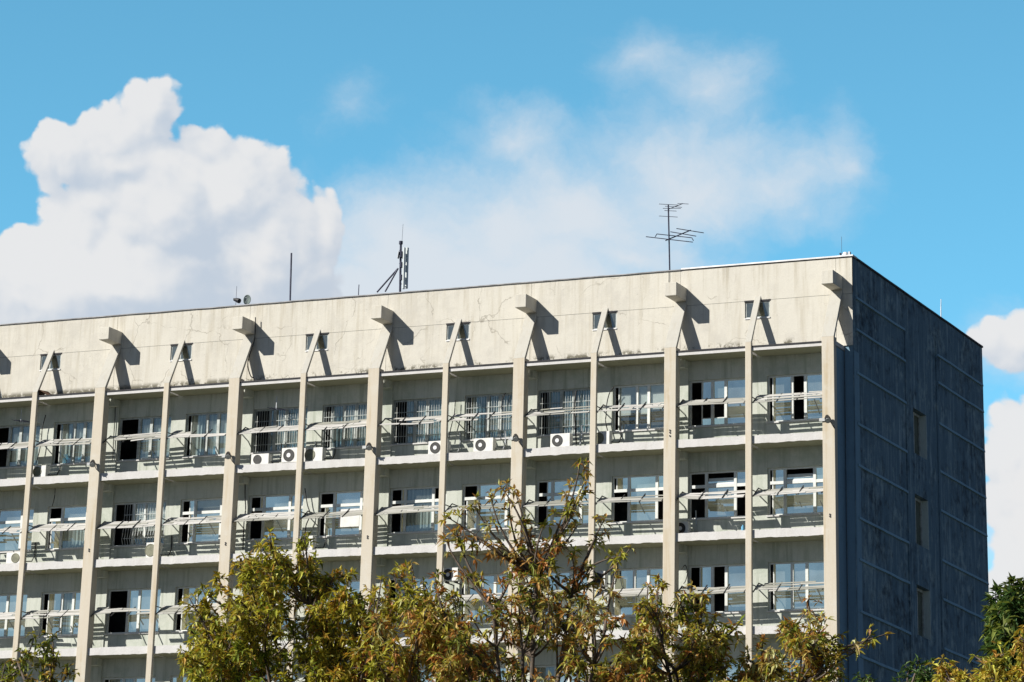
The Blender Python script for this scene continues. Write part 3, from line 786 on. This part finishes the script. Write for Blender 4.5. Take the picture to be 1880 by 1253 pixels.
# plain rods and poles
def pole(px, py0, py1, px1, y, rad, label, mat='mast'):
    a = on_y(px, py0, y); c = on_y(px1, py1, y)
    mb = MB(); mb.tube([(0, 0, 0), (c.x-a.x, 0, c.z-RZ)], rad, 7); mb.disc((0, 0, .03), rad*2.6, (0, 0, 1), .06, 10)
    o = mb.build('roof_pole', M[mat]); o.location = (a.x, y, RZ); tag(o, label, 'pole')
pole(533, 548, 465, 535, 1.5, .036, 'dark bare pole standing alone on the roof left of the phone mast')
pole(658, 541, 523, 659, 1.5, .018, 'short thin rod on the roof between the bare pole and the phone mast')
# satellite dish
p = on_y(451, 556, 1.5)
t = thing('satellite_dish', 'grey green oval satellite dish at the roof edge', 'satellite dish', (p.x, 1.6, RZ))
zc = on_y(451, 551, 1.6).z-RZ
mb = MB(); n = 24; rings = 5; cen = Vector((0, 0, zc)); ax = Vector((.35, -.9, .25)).normalized(); ux = ax.cross(Vector((0, 0, 1))).normalized(); uy = ux.cross(ax)
prev = None
for j in range(rings+1):
    rr = .36*j/rings; dpt = (1-(j/rings)**2)*-.07; cur = []
    for a in range(n):
        an = 2*math.pi*a/n; cur.append(cen+ux*(.15*rr/.36*math.cos(an))+uy*(rr*.62*math.sin(an))+ax*dpt)
    if prev:
        for a in range(n): mb.quad(prev[a], cur[a], cur[(a+1) % n], prev[(a+1) % n])
    prev = cur
d_ = mb.build('dish', M['dish'], t, smooth=True); sm = d_.modifiers.new('solid', 'SOLIDIFY'); sm.thickness = .02
mb = MB(); mb.tube([(0, .1, 0), (0, .1, zc)], .03, 7); mb.build('stand', M['galv'], t)
mb = MB(); mb.tube([cen-uy*.2, cen+ax*.25-uy*.06], .012, 5); mb.disc(cen+ax*.26-uy*.06, .022, ax, .09, 8); mb.build('feed_arm', M['galv'], t)
# little floodlight by the dish
p = on_y(434, 553, 1.4)
t = thing('roof_lamp', 'small black lamp with a thin rod at the roof edge left of the satellite dish', 'lamp', (p.x, 1.4, RZ))
zl = on_y(434, 551, 1.4).z-RZ
mb = MB(); mb.tube([(-.02, 0, 0), (-.02, 0, zl+.55)], .009, 5); mb.build('rod', M['mast'], t)
mb = MB(); mb.tube([(-.1, -.02, zl+.02), (.04, -.03, zl-.02), (.17, -.06, zl-.07)], [.05, .085, .1], 9); mb.build('lamp_head', M['lamp'], t)
mb = MB(); mb.bar((-.14, 0, zl+.06), (.05, 0, zl+.05), .03); mb.build('bracket', M['lamp'], t)
# corner device
p = on_y(1552, 464, 1.25)
t = thing('corner_beacon', 'small white rooftop device with thin rods at the front corner of the roof', 'beacon', (p.x, 1.25, ROOF+.065))
mb = MB(); mb.tube([(0, 0, 0), (0, 0, .1), (.0, 0, .17)], [.11, .11, .07], 12); mb.build('housing', M['hub'], t)
mb = MB(); mb.tube([(-.12, -.05, 0), (-.12, -.05, .75)], .007, 5); mb.bar((-.21, -.05, .13), (-.06, -.05, .1), .03); mb.tube([(-.17, -.05, 0), (-.17, -.05, .15)], .025, 6); mb.build('rod', M['mast'], t)
mb = MB(); mb.box(.13, .2, -.08, .05, 0, .17); mb.build('bracket', M['galv'], t)
# lightning rod on the end wall edge
p = on_x(1730, 585, .45)
mb = MB(); mb.tube([(0, 0, 0), (0, .0, .55), (.0, .05, 1.0)], [.022, .018, .012], 6); mb.disc((0, 0, .04), .06, (0, 0, 1), .08, 10)
o = mb.build('lightning_rod', M['hub']); o.location = (.4, p.y, ROOF-.06); tag(o, 'thin pale lightning rod on the roof edge of the dark end wall', 'lightning rod')

# ------------------------------------------------------------------ trees
PAL_A = [(.20, .20, .025), (.30, .26, .035), (.38, .28, .045), (.12, .15, .02), (.34, .19, .035), (.24, .22, .03), (.42, .32, .075), (.18, .19, .025)]
PAL_B = [(.36, .20, .06), (.42, .28, .09), (.30, .13, .04), (.20, .20, .03), (.46, .34, .13), (.12, .14, .025), (.36, .29, .06), (.38, .17, .05)]
PAL_Y = [(.42, .31, .05), (.36, .25, .04), (.30, .26, .04), (.38, .21, .05), (.18, .19, .03)]
PAL_G = [(.045, .085, .022), (.035, .068, .02), (.06, .10, .025), (.09, .115, .025)]

def bez(a, b, c, n):
    return [a*(1-t)**2 + b*2*t*(1-t) + c*t*t for t in [i/n for i in range(n+1)]]

class Tree:
    def __init__(s, name, label, base, pal, seed, leaf=.078):
        s.q = random.Random(seed); s.name = name; s.label = label; s.base = Vector(base); s.pal = pal
        s.wood = MB(); s.v = []; s.f = []; s.c = []; s.leaf = leaf
    def leaflet(s, p, d, L, W, col, droop):
        q = s.q; d = d.normalized()
        side = d.cross(Vector((q.uniform(-.4, .4), q.uniform(-.4, .4), 1)))
        if side.length < .05: side = Vector((1, 0, 0))
        side.normalize(); nrm = side.cross(d)
        a = p; b = p + d*L*.42 - Vector((0, 0, droop*L*.1)); c = p + d*L - Vector((0, 0, droop*L*.5))
        fold = nrm*W*.35
        i = len(s.v)
        s.v += [tuple(a), tuple(b+side*W*.5+fold), tuple(b), tuple(b-side*W*.5+fold), tuple(c)]
        s.f += [(i, i+1, i+2), (i, i+2, i+3), (i+1, i+4, i+2), (i+2, i+4, i+3)]
        s.c += [col]*4
    def whorl(s, p, axis, n, bias=None):
        q = s.q
        base = q.choice(s.pal) if bias is None or q.random() < .35 else bias
        for _ in range(n):
            d = axis*q.uniform(.1, .8) + Vector((q.gauss(0, 1), q.gauss(0, 1), q.gauss(-.15, .8)))
            k = 1.75*q.uniform(.4, 1.6); col = tuple(min(.62, x*k) for x in (base if q.random() < .72 else q.choice(s.pal)))
            s.leaflet(p, d, s.leaf*q.uniform(.6, 1.3), s.leaf*q.uniform(.28, .46), col, q.uniform(-.1, 1.0))
    def shoot(s, a, tip, r0_, dens, leafy=.75, n=9, bend=.25, spread=.16, bare=0):
        q = s.q; mid = (a+tip)*.5 + Vector((q.gauss(0, bend), q.gauss(0, bend), q.uniform(-.1, .12)))
        mid.x = a.x*.35+tip.x*.65 + q.gauss(0, bend*.3); mid.y = a.y*.35+tip.y*.65 + q.gauss(0, bend*.3)
        pts = bez(a, mid, tip, n)
        s.wood.tube(pts, [r0_*(1-.82*j/n)+.0025 for j in range(n+1)], 5, False)
        bias = q.choice(s.pal)
        ln = (tip-a).length
        m = max(2, int(ln*dens*1.35))
        for _ in range(m):
            t = 1-(1-q.random())*leafy if bare == 0 else 1-q.random()**1.5*leafy
            x = t*n; j = min(n-1, int(x)); p = pts[j].lerp(pts[j+1], x-j)
            ax = (pts[j+1]-pts[j]).normalized()
            off = Vector((q.gauss(0, 1), q.gauss(0, 1), q.gauss(.15, .8))); off.normalize(); off *= q.uniform(.03, spread)*(1.15-.5*t)
            e = p+off
            s.wood.tube([p, p.lerp(e, .5)+Vector((0, 0, .01)), e], [.004, .003, .002], 4, False)
            s.whorl(e, (off.normalized()+ax*.5), q.choice((5, 6, 6, 7, 8)), bias)
        s.whorl(tip, (pts[-1]-pts[-2]).normalized(), 6, bias)
        return pts
    def finish(s):
        t = thing(s.name, s.label, 'tree', s.base, 'autumn trees in front of the block')
        b = s.base
        w = local(s.wood, b).build('trunk', M['bark'], t, smooth=True)
        me = bpy.data.meshes.new('crown'); me.from_pydata([(x-b.x, y-b.y, z-b.z) for x, y, z in s.v], [], s.f); me.update()
        at = me.attributes.new('leaf', 'FLOAT_COLOR', 'FACE')
        at.data.foreach_set('color', [x for c in s.c for x in (*c, 1)])
        me.materials.append(M['leaf']); o = bpy.data.objects.new('crown', me); COL.objects.link(o); o.parent = t
        return t

def skyline(poly, x):
    for (x0_, y0_), (x1_, y1_) in zip(poly, poly[1:]):
        if x0_ <= x <= x1_: return y0_+(y1_-y0_)*(x-x0_)/(x1_-x0_)
    return 1300

def tree(name, label, cx, dist, poly, tips, pal, seed, nfill, dens, depth=.9, leaf=.078, low=1420, forks=None, spread=.16, fill_y=None):
    top = at_dist(cx, 1330, dist); base = Vector((top.x, top.y, GROUND))
    T = Tree(name, label, base, pal, seed, leaf); q = T.q
    fork = Vector((top.x, top.y, top.z-1.3))
    T.wood.tube([base-Vector((0, 0, .1)), base+Vector((.03, .02, .8)), base.lerp(fork, .6)+Vector((-.05, .03, 0)), fork], [.17, .13, .11, .085], 10, False)
    limbs = []
    fx = forks or [cx-90, cx, cx+90]
    lr = .034 if isinstance(fx[0], tuple) else .055
    for x in fx:                              # main limbs
        x, y_ = x if isinstance(x, tuple) else (x, 1270+q.uniform(-30, 40))
        e = at_dist(x, y_, dist+q.uniform(-depth, depth)*.5)
        pts = bez(fork, (fork+e)*.5+Vector((0, 0, -.15)), e, 8); T.wood.tube(pts, [lr*(1-.075*j) for j in range(9)], 7, False); limbs.append(pts)
    def root(t):
        best = min((p for l in limbs for p in l[2:]), key=lambda p: (p-t).length + max(0, p.z-t.z+.25)*3)
        return best
    for (px, py, dd, dn) in tips:
        tip = at_dist(px, py, dist+dd); T.shoot(root(tip), tip, .014, dn*dens, .8 if dn > .6 else .95, bare=dn < .6, spread=spread)
    x0_, x1_ = poly[0][0], poly[-1][0]
    for _ in range(nfill):
        px = q.uniform(x0_, x1_); ys = skyline(poly, px)
        py = ys + (low-ys)*q.random()**1.25 + 8
        tip = at_dist(px, py, dist+q.uniform(-depth, depth)); a = root(tip)
        if (tip-a).length < .25: a = a + Vector((q.uniform(-.2, .2), q.uniform(-.2, .2), -.35))
        T.shoot(a, tip, .010, dens, .55, n=7, spread=spread)
    # the crown's sides and back, outside the picture's reach, and its underside
    for _ in range(int(nfill*.35)):
        an = q.uniform(0, 2*math.pi); rr = q.uniform(.5, 1.0)*max(1.2, (x1_-x0_)/200*.55)
        tip = Vector((top.x+rr*math.cos(an), top.y+rr*math.sin(an), top.z-q.uniform(.5, 1.9)))
        T.shoot(root(tip), tip, .012, dens*.7, .6, n=6, spread=spread*1.2)
    return T.finish()

tree('autumn_tree', 'dense green and gold leaved tree before the left half of the block', 570, 32.0,
     [(325, 1260), (345, 1150), (395, 1085), (430, 1070), (455, 1010), (490, 985), (525, 1045), (560, 995), (595, 1060), (640, 1075), (690, 1120), (735, 1190), (780, 1250)],
     [(495, 979, -.2, 1), (478, 1000, .1, 1), (510, 1010, 0, 1), (560, 985, -.3, 1), (556, 1010, 0, 1), (580, 1020, .1, 1), (397, 1060, .2, .9), (347, 1098, .1, .9), (372, 1085, .1, .9), (440, 1035, 0, 1), (462, 1030, -.2, 1), (648, 1055, .2, .9), (615, 1052, 0, .9), (600, 1068, .1, 1), (430, 1095, -.3, 1), (350, 1160, 0, 1), (338, 1215, 0, 1), (530, 1050, .2, 1), (660, 1095, 0, 1)],
     PAL_A, 11, 225, 24, forks=[(480, 1150), (570, 1110), (650, 1190), (410, 1220)])
tree('autumn_tree', 'rusty brown leaved tree filling the gap between the green tree and the sparse tall tree', 745, 31.2,
     [(650, 1260), (680, 1130), (715, 1060), (755, 1045), (790, 1095), (840, 1130), (880, 1180), (900, 1260)],
     [(756, 1034, 0, .9), (735, 1045, .1, .9), (700, 1065, 0, .9), (690, 1085, .2, .9), (778, 1068, -.1, .8), (800, 1085, .1, .8), (830, 1095, 0, .7), (722, 1055, 0, .9)],
     PAL_B + PAL_A[:3], 12, 95, 21)
tree('autumn_tree', 'tall sparse tree with bare twigs and rusty leaves before the middle of the block', 965, 30.5,
     [(770, 1270), (800, 1165), (870, 1120), (930, 1085), (985, 1040), (1040, 1070), (1100, 1100), (1160, 1110), (1205, 1140), (1230, 1260)],
     [(1065, 846, 0, .42), (1050, 885, .1, .45), (1078, 872, 0, .3), (1070, 905, .1, .5), (918, 893, -.1, .35), (900, 905, 0, .3), (945, 900, .1, .4), (935, 925, 0, .5), (872, 930, 0, .45), (822, 950, .1, .45), (838, 975, 0, .55), (820, 995, 0, .5), (870, 985, .1, .6), (905, 1000, 0, .7), (1158, 1006, .1, .55), (1140, 1022, 0, .5), (1110, 952, .1, .45), (1095, 985, .2, .5), (1060, 965, .1, .6), (1000, 960, 0, .7), (975, 975, .2, .6), (1020, 1000, -.1, .9), (1010, 1030, -.1, .9), (955, 960, 0, .5), (1050, 1020, 0, .8), (990, 1040, .1, 1), (1130, 1050, 0, .7), (850, 1045, 0, .7), (800, 1060, .1, .6), (1085, 1040, 0, .8), (940, 1040, 0, .8)],
     PAL_B, 13, 135, 18, depth=.7, forks=[(905, 1120), (850, 1180), (985, 1060), (1050, 1090), (1110, 1160), (960, 1200)])
tree('autumn_tree', 'gold and brown leaved tree before the rightmost wide post of the block', 1330, 31.6,
     [(1120, 1270), (1160, 1130), (1200, 1085), (1260, 1095), (1320, 1130), (1380, 1195), (1430, 1160), (1480, 1120), (1530, 1165), (1560, 1270)],
     [(1210, 1062, 0, .8), (1190, 1075, 0, .8), (1270, 1075, .1, .8), (1290, 1095, 0, .9), (1240, 1090, 0, 1), (1484, 1100, 0, .8), (1478, 1125, 0, .9), (1510, 1135, 0, .8), (1440, 1145, .1, .8), (1455, 1165, 0, .9), (1598, 1166, .1, .5), (1575, 1195, 0, .6), (1545, 1165, .1, .7), (1360, 1140, 0, .6), (1345, 1150, 0, .6), (1400, 1180, .1, .8), (1315, 1150, 0, .8), (1625, 1165, .2, .15), (1520, 1190, 0, .9)],
     PAL_B + PAL_A[2:4] + PAL_Y[:3], 14, 165, 20, forks=[(1215, 1180), (1290, 1200), 1380, (1480, 1210), (1240, 1230)])
tree('autumn_tree', 'bright yellow leaved tree low in the right corner before the dark end wall', 1800, 29.5,
     [(1690, 1275), (1730, 1235), (1790, 1215), (1840, 1195), (1900, 1150), (2000, 1150), (2050, 1270)],
     [(1722, 1222, 0, .9), (1740, 1218, 0, .9), (1790, 1205, .1, .8), (1842, 1190, 0, .9), (1870, 1165, .1, .9), (1885, 1150, 0, .9), (1820, 1215, 0, .9)],
     PAL_Y, 15, 120, 22, forks=[1740, 1800, 1880, 1950])
tree('leafy_tree', 'small dark green tree before the end wall, left of the bright yellow tree', 1690, 36.0,
     [(1640, 1275), (1665, 1238), (1690, 1222), (1720, 1240), (1740, 1275)],
     [(1686, 1212, 0, .9), (1668, 1232, 0, .9), (1705, 1222, 0, .8), (1650, 1245, 0, .9), (1575, 1240, .1, .7), (1590, 1245, 0, .7)],
     PAL_G, 16, 40, 20, forks=[1670, 1700])
tree('leafy_tree', 'dark green bushy tree against the sky at the right edge behind the yellow tree', 1890, 40.0,
     [(1815, 1290), (1828, 1150), (1835, 1100), (1865, 1075), (1900, 1060), (1980, 1050), (2060, 1120), (2100, 1280)],
     [(1828, 1082, 0, 1), (1835, 1095, 0, 1), (1868, 1068, 0, 1), (1880, 1075, 0, 1), (1850, 1085, .1, 1), (1826, 1118, 0, 1), (1822, 1140, .1, .9), (1832, 1165, 0, 1), (1818, 1195, 0, .9), (1845, 1120, 0, 1)],
     PAL_G + [(.11, .13, .03)], 17, 150, 24, depth=1.1, leaf=.13, forks=[1850, 1900, 1960])
tree('leafy_tree', 'green leaved tree top rising at the left bottom corner of the view', 40, 34.0,
     [(-120, 1290), (-60, 1235), (0, 1235), (40, 1215), (90, 1240), (135, 1285)],
     [(62, 1172, 0, .8), (88, 1190, .1, .9), (75, 1185, 0, .9), (30, 1212, 0, .9), (10, 1218, 0, .9), (125, 1225, 0, .8), (104, 1212, 0, .9), (50, 1205, 0, .9), (96, 1168, 0, .5)],
     [(.10, .13, .025), (.16, .18, .03), (.22, .20, .035), (.08, .10, .02), (.27, .18, .04)], 18, 95, 22, forks=[0, 50, 90])

# ------------------------------------------------------------------ sky: Nishita sky with clouds laid out by direction
w = bpy.data.worlds.new('World'); scene.world = w; w.use_nodes = True
t = NT(w.node_tree); bg = t.n['Background']
sky = t.new('ShaderNodeTexSky', sky_type='NISHITA'); sky.sun_disc = False
sky.sun_elevation = math.asin(SUN.z); sky.sun_rotation = math.atan2(SUN.x, SUN.y) % (2*math.pi)
sky.altitude = 300; sky.air_density = .6; sky.dust_density = .05; sky.ozone_density = 3.0
STR = .05; SKYTINT = (2.4, 4.2, 3.4)
bg.inputs['Strength'].default_value = STR
# direction -> plane coordinates around one compass direction (azimuth -25 degrees, elevation 13 degrees)
az, el = R(-25), R(13)
A = Vector((math.sin(az)*math.cos(el), math.cos(az)*math.cos(el), math.sin(el))); Rh = Vector((math.cos(az), -math.sin(az), 0)); Uh = Rh.cross(A)
def uv(px, py):
    d = ray(px, py); return (d.dot(Rh)/d.dot(A)*6, d.dot(Uh)/d.dot(A)*6)     # about one unit per 1000 photo pixels
dirv = t.new('ShaderNodeTexCoord').outputs['Generated']
da = t.vmath('DOT_PRODUCT', dirv, tuple(A)); dr = t.vmath('DOT_PRODUCT', dirv, tuple(Rh)); du = t.vmath('DOT_PRODUCT', dirv, tuple(Uh))
das = t.math('MAXIMUM', da, .05)
cx = t.new('ShaderNodeCombineXYZ'); t.put(cx.inputs[0], t.math('MULTIPLY', t.math('DIVIDE', dr, das), 6)); t.put(cx.inputs[1], t.math('MULTIPLY', t.math('DIVIDE', du, das), 6))
P0 = cx.outputs[0]
front = t.step(da, .90, .955)

def field(tt, vec, blobs, smooth=.12):
    out = None
    for (px, py, rx, ry) in blobs:
        c = uv(px, py); k = FPX/6000
        v = tt.vmath('SUBTRACT', vec, (c[0], c[1], 0)); v = tt.vmath('MULTIPLY', v, (1000*k/rx, 1000*k/ry, 0))
        e = tt.math('MULTIPLY', tt.math('SUBTRACT', 1, tt.vmath('LENGTH', v)), (rx+ry)/200)
        if out is None: out = e
        else: out = tt.math('SMOOTH_MAX', out, e, smooth)
    return out
CUM = [(215, 250, 95, 75), (280, 196, 70, 78), (130, 275, 80, 60), (85, 290, 40, 45), (235, 300, 120, 70), (300, 150, 44, 30), (375, 275, 60, 50), (455, 275, 50, 42), (500, 310, 52, 50),
       (420, 360, 140, 110), (300, 380, 170, 130), (150, 440, 95, 110), (165, 372, 75, 55), (80, 500, 90, 70), (200, 520, 260, 130), (30, 540, 90, 75), (480, 460, 130, 130), (590, 430, 44, 72), (560, 510, 80, 80),
       (1858, 628, 72, 52), (1930, 610, 80, 70), (1900, 975, 92, 190), (1890, 1120, 90, 130), (1870, 790, 70, 55), (1850, 830, 62, 60), (1930, 800, 100, 80)]
grp = bpy.data.node_groups.new('cumulus_field', 'ShaderNodeTree')
grp.interface.new_socket('p', in_out='INPUT', socket_type='NodeSocketVector'); grp.interface.new_socket('f', in_out='OUTPUT', socket_type='NodeSocketFloat')
gt = NT(grp); gi = gt.new('NodeGroupInput'); gout = gt.new('NodeGroupOutput')
pv = gi.outputs[0]
wn = gt.new('ShaderNodeTexNoise'); gt.put(wn.inputs['Vector'], pv); wn.inputs['Scale'].default_value = 7; wn.inputs['Detail'].default_value = 5; wn.inputs['Roughness'].default_value = .55
wv = gt.vmath('SCALE', gt.vmath('SUBTRACT', wn.outputs['Color'], (.5, .5, .5)), sc=.07)
pw = gt.vmath('ADD', pv, wv)
fb = field(gt, pw, CUM)
def puff(scale, amp, src):
    vo = gt.new('ShaderNodeTexVoronoi', feature='SMOOTH_F1'); gt.put(vo.inputs['Vector'], src); vo.inputs['Scale'].default_value = scale; vo.inputs['Smoothness'].default_value = .35
    return gt.math('MULTIPLY', gt.math('SUBTRACT', .48, vo.outputs['Distance']), amp)
f_ = gt.math('ADD', fb, puff(9, .34, pw)); f_ = gt.math('ADD', f_, puff(21, .26, pw)); f_ = gt.math('ADD', f_, puff(46, .13, pw))
fn = gt.noise(pw, 34, 5, .6); f_ = gt.math('ADD', f_, gt.math('MULTIPLY', gt.math('SUBTRACT', fn, .5), .10))
gt.put(gout.inputs[0], f_)
def cum(vec):
    n = t.new('ShaderNodeGroup'); n.node_tree = grp; t.put(n.inputs[0], vec); return n.outputs[0]
f0 = cum(P0); f1 = cum(t.vmath('ADD', P0, (-.018, .022, 0))); f2 = cum(t.vmath('ADD', P0, (-.07, .07, 0)))
alpha = t.math('MULTIPLY', t.step(f0, -.02, .115), .97)
lit = t.math('ADD', t.math('MULTIPLY', t.math('SUBTRACT', f0, f1), 1.3), t.math('MULTIPLY', t.math('SUBTRACT', f0, f2), .42))
big = t.noise(P0, 3.0, 5, .55)
lit = t.math('ADD', t.math('ADD', lit, .42), t.math('MULTIPLY', t.math('SUBTRACT', big, .5), 1.7))
ccol = t.mix(t.step(lit, -.2, 1.15), (.55, .62, .715), (.82, .82, .825))
# thin veils
WISP = [(760, 480, 240, 190), (900, 420, 260, 170), (950, 260, 170, 70), (1050, 400, 260, 160), (1250, 330, 240, 160), (1420, 350, 180, 80), (1540, 320, 80, 110), (1480, 395, 110, 40), (1190, 120, 110, 70), (1130, 470, 260, 90), (650, 215, 60, 60), (1300, 180, 120, 110), (620, 420, 110, 110), (900, 520, 420, 150), (700, 540, 330, 130), (760, 430, 170, 130), (1000, 470, 240, 130), (1850, 635, 95, 75), (1930, 630, 90, 80), (1850, 640, 80, 60), (1900, 930, 125, 230), (1890, 1000, 110, 240), (640, 500, 140, 140), (700, 470, 150, 150), (950, 540, 420, 110)]
wn2 = t.new('ShaderNodeTexNoise'); t.put(wn2.inputs['Vector'], P0); wn2.inputs['Scale'].default_value = 2.6; wn2.inputs['Detail'].default_value = 6; wn2.inputs['Roughness'].default_value = .6
pw2 = t.vmath('ADD', P0, t.vmath('SCALE', t.vmath('SUBTRACT', wn2.outputs['Color'], (.5, .5, .5)), sc=.26))
wf = field(t, pw2, WISP, .5)
wn3 = t.noise(t.vmath('MULTIPLY', pw2, (1, 1.25, 1)), 4.2, 8, .62)
wa = t.math('ADD', t.math('MULTIPLY', wf, .62), t.math('MULTIPLY', t.math('SUBTRACT', wn3, .5), 1.35))
walpha = t.math('MULTIPLY', t.step(wa, -.2, 1.2), .95)
def sc3(c): return tuple(x/(2**EXPO) for x in c)
skyf = t.mix(1.0, sky.outputs[0], tuple(x*STR for x in SKYTINT), 'MULTIPLY')
c1 = t.mix(walpha, skyf, sc3((.715, .77, .83)))
c2 = t.mix(alpha, c1, t.vmath('SCALE', ccol, sc=1/(2**EXPO)))
bg2 = t.new('ShaderNodeBackground'); t.put(bg2.inputs['Color'], c2); bg2.inputs['Strength'].default_value = 1
t.put(bg.inputs['Color'], sky.outputs[0])
mxs = t.new('ShaderNodeMixShader'); t.put(mxs.inputs[0], front)
t.l.new(bg.outputs[0], mxs.inputs[1]); t.l.new(bg2.outputs[0], mxs.inputs[2]); t.l.new(mxs.outputs[0], t.n['World Output'].inputs[0])
w.cycles.sampling_method = 'MANUAL'; w.cycles.sample_map_resolution = 256
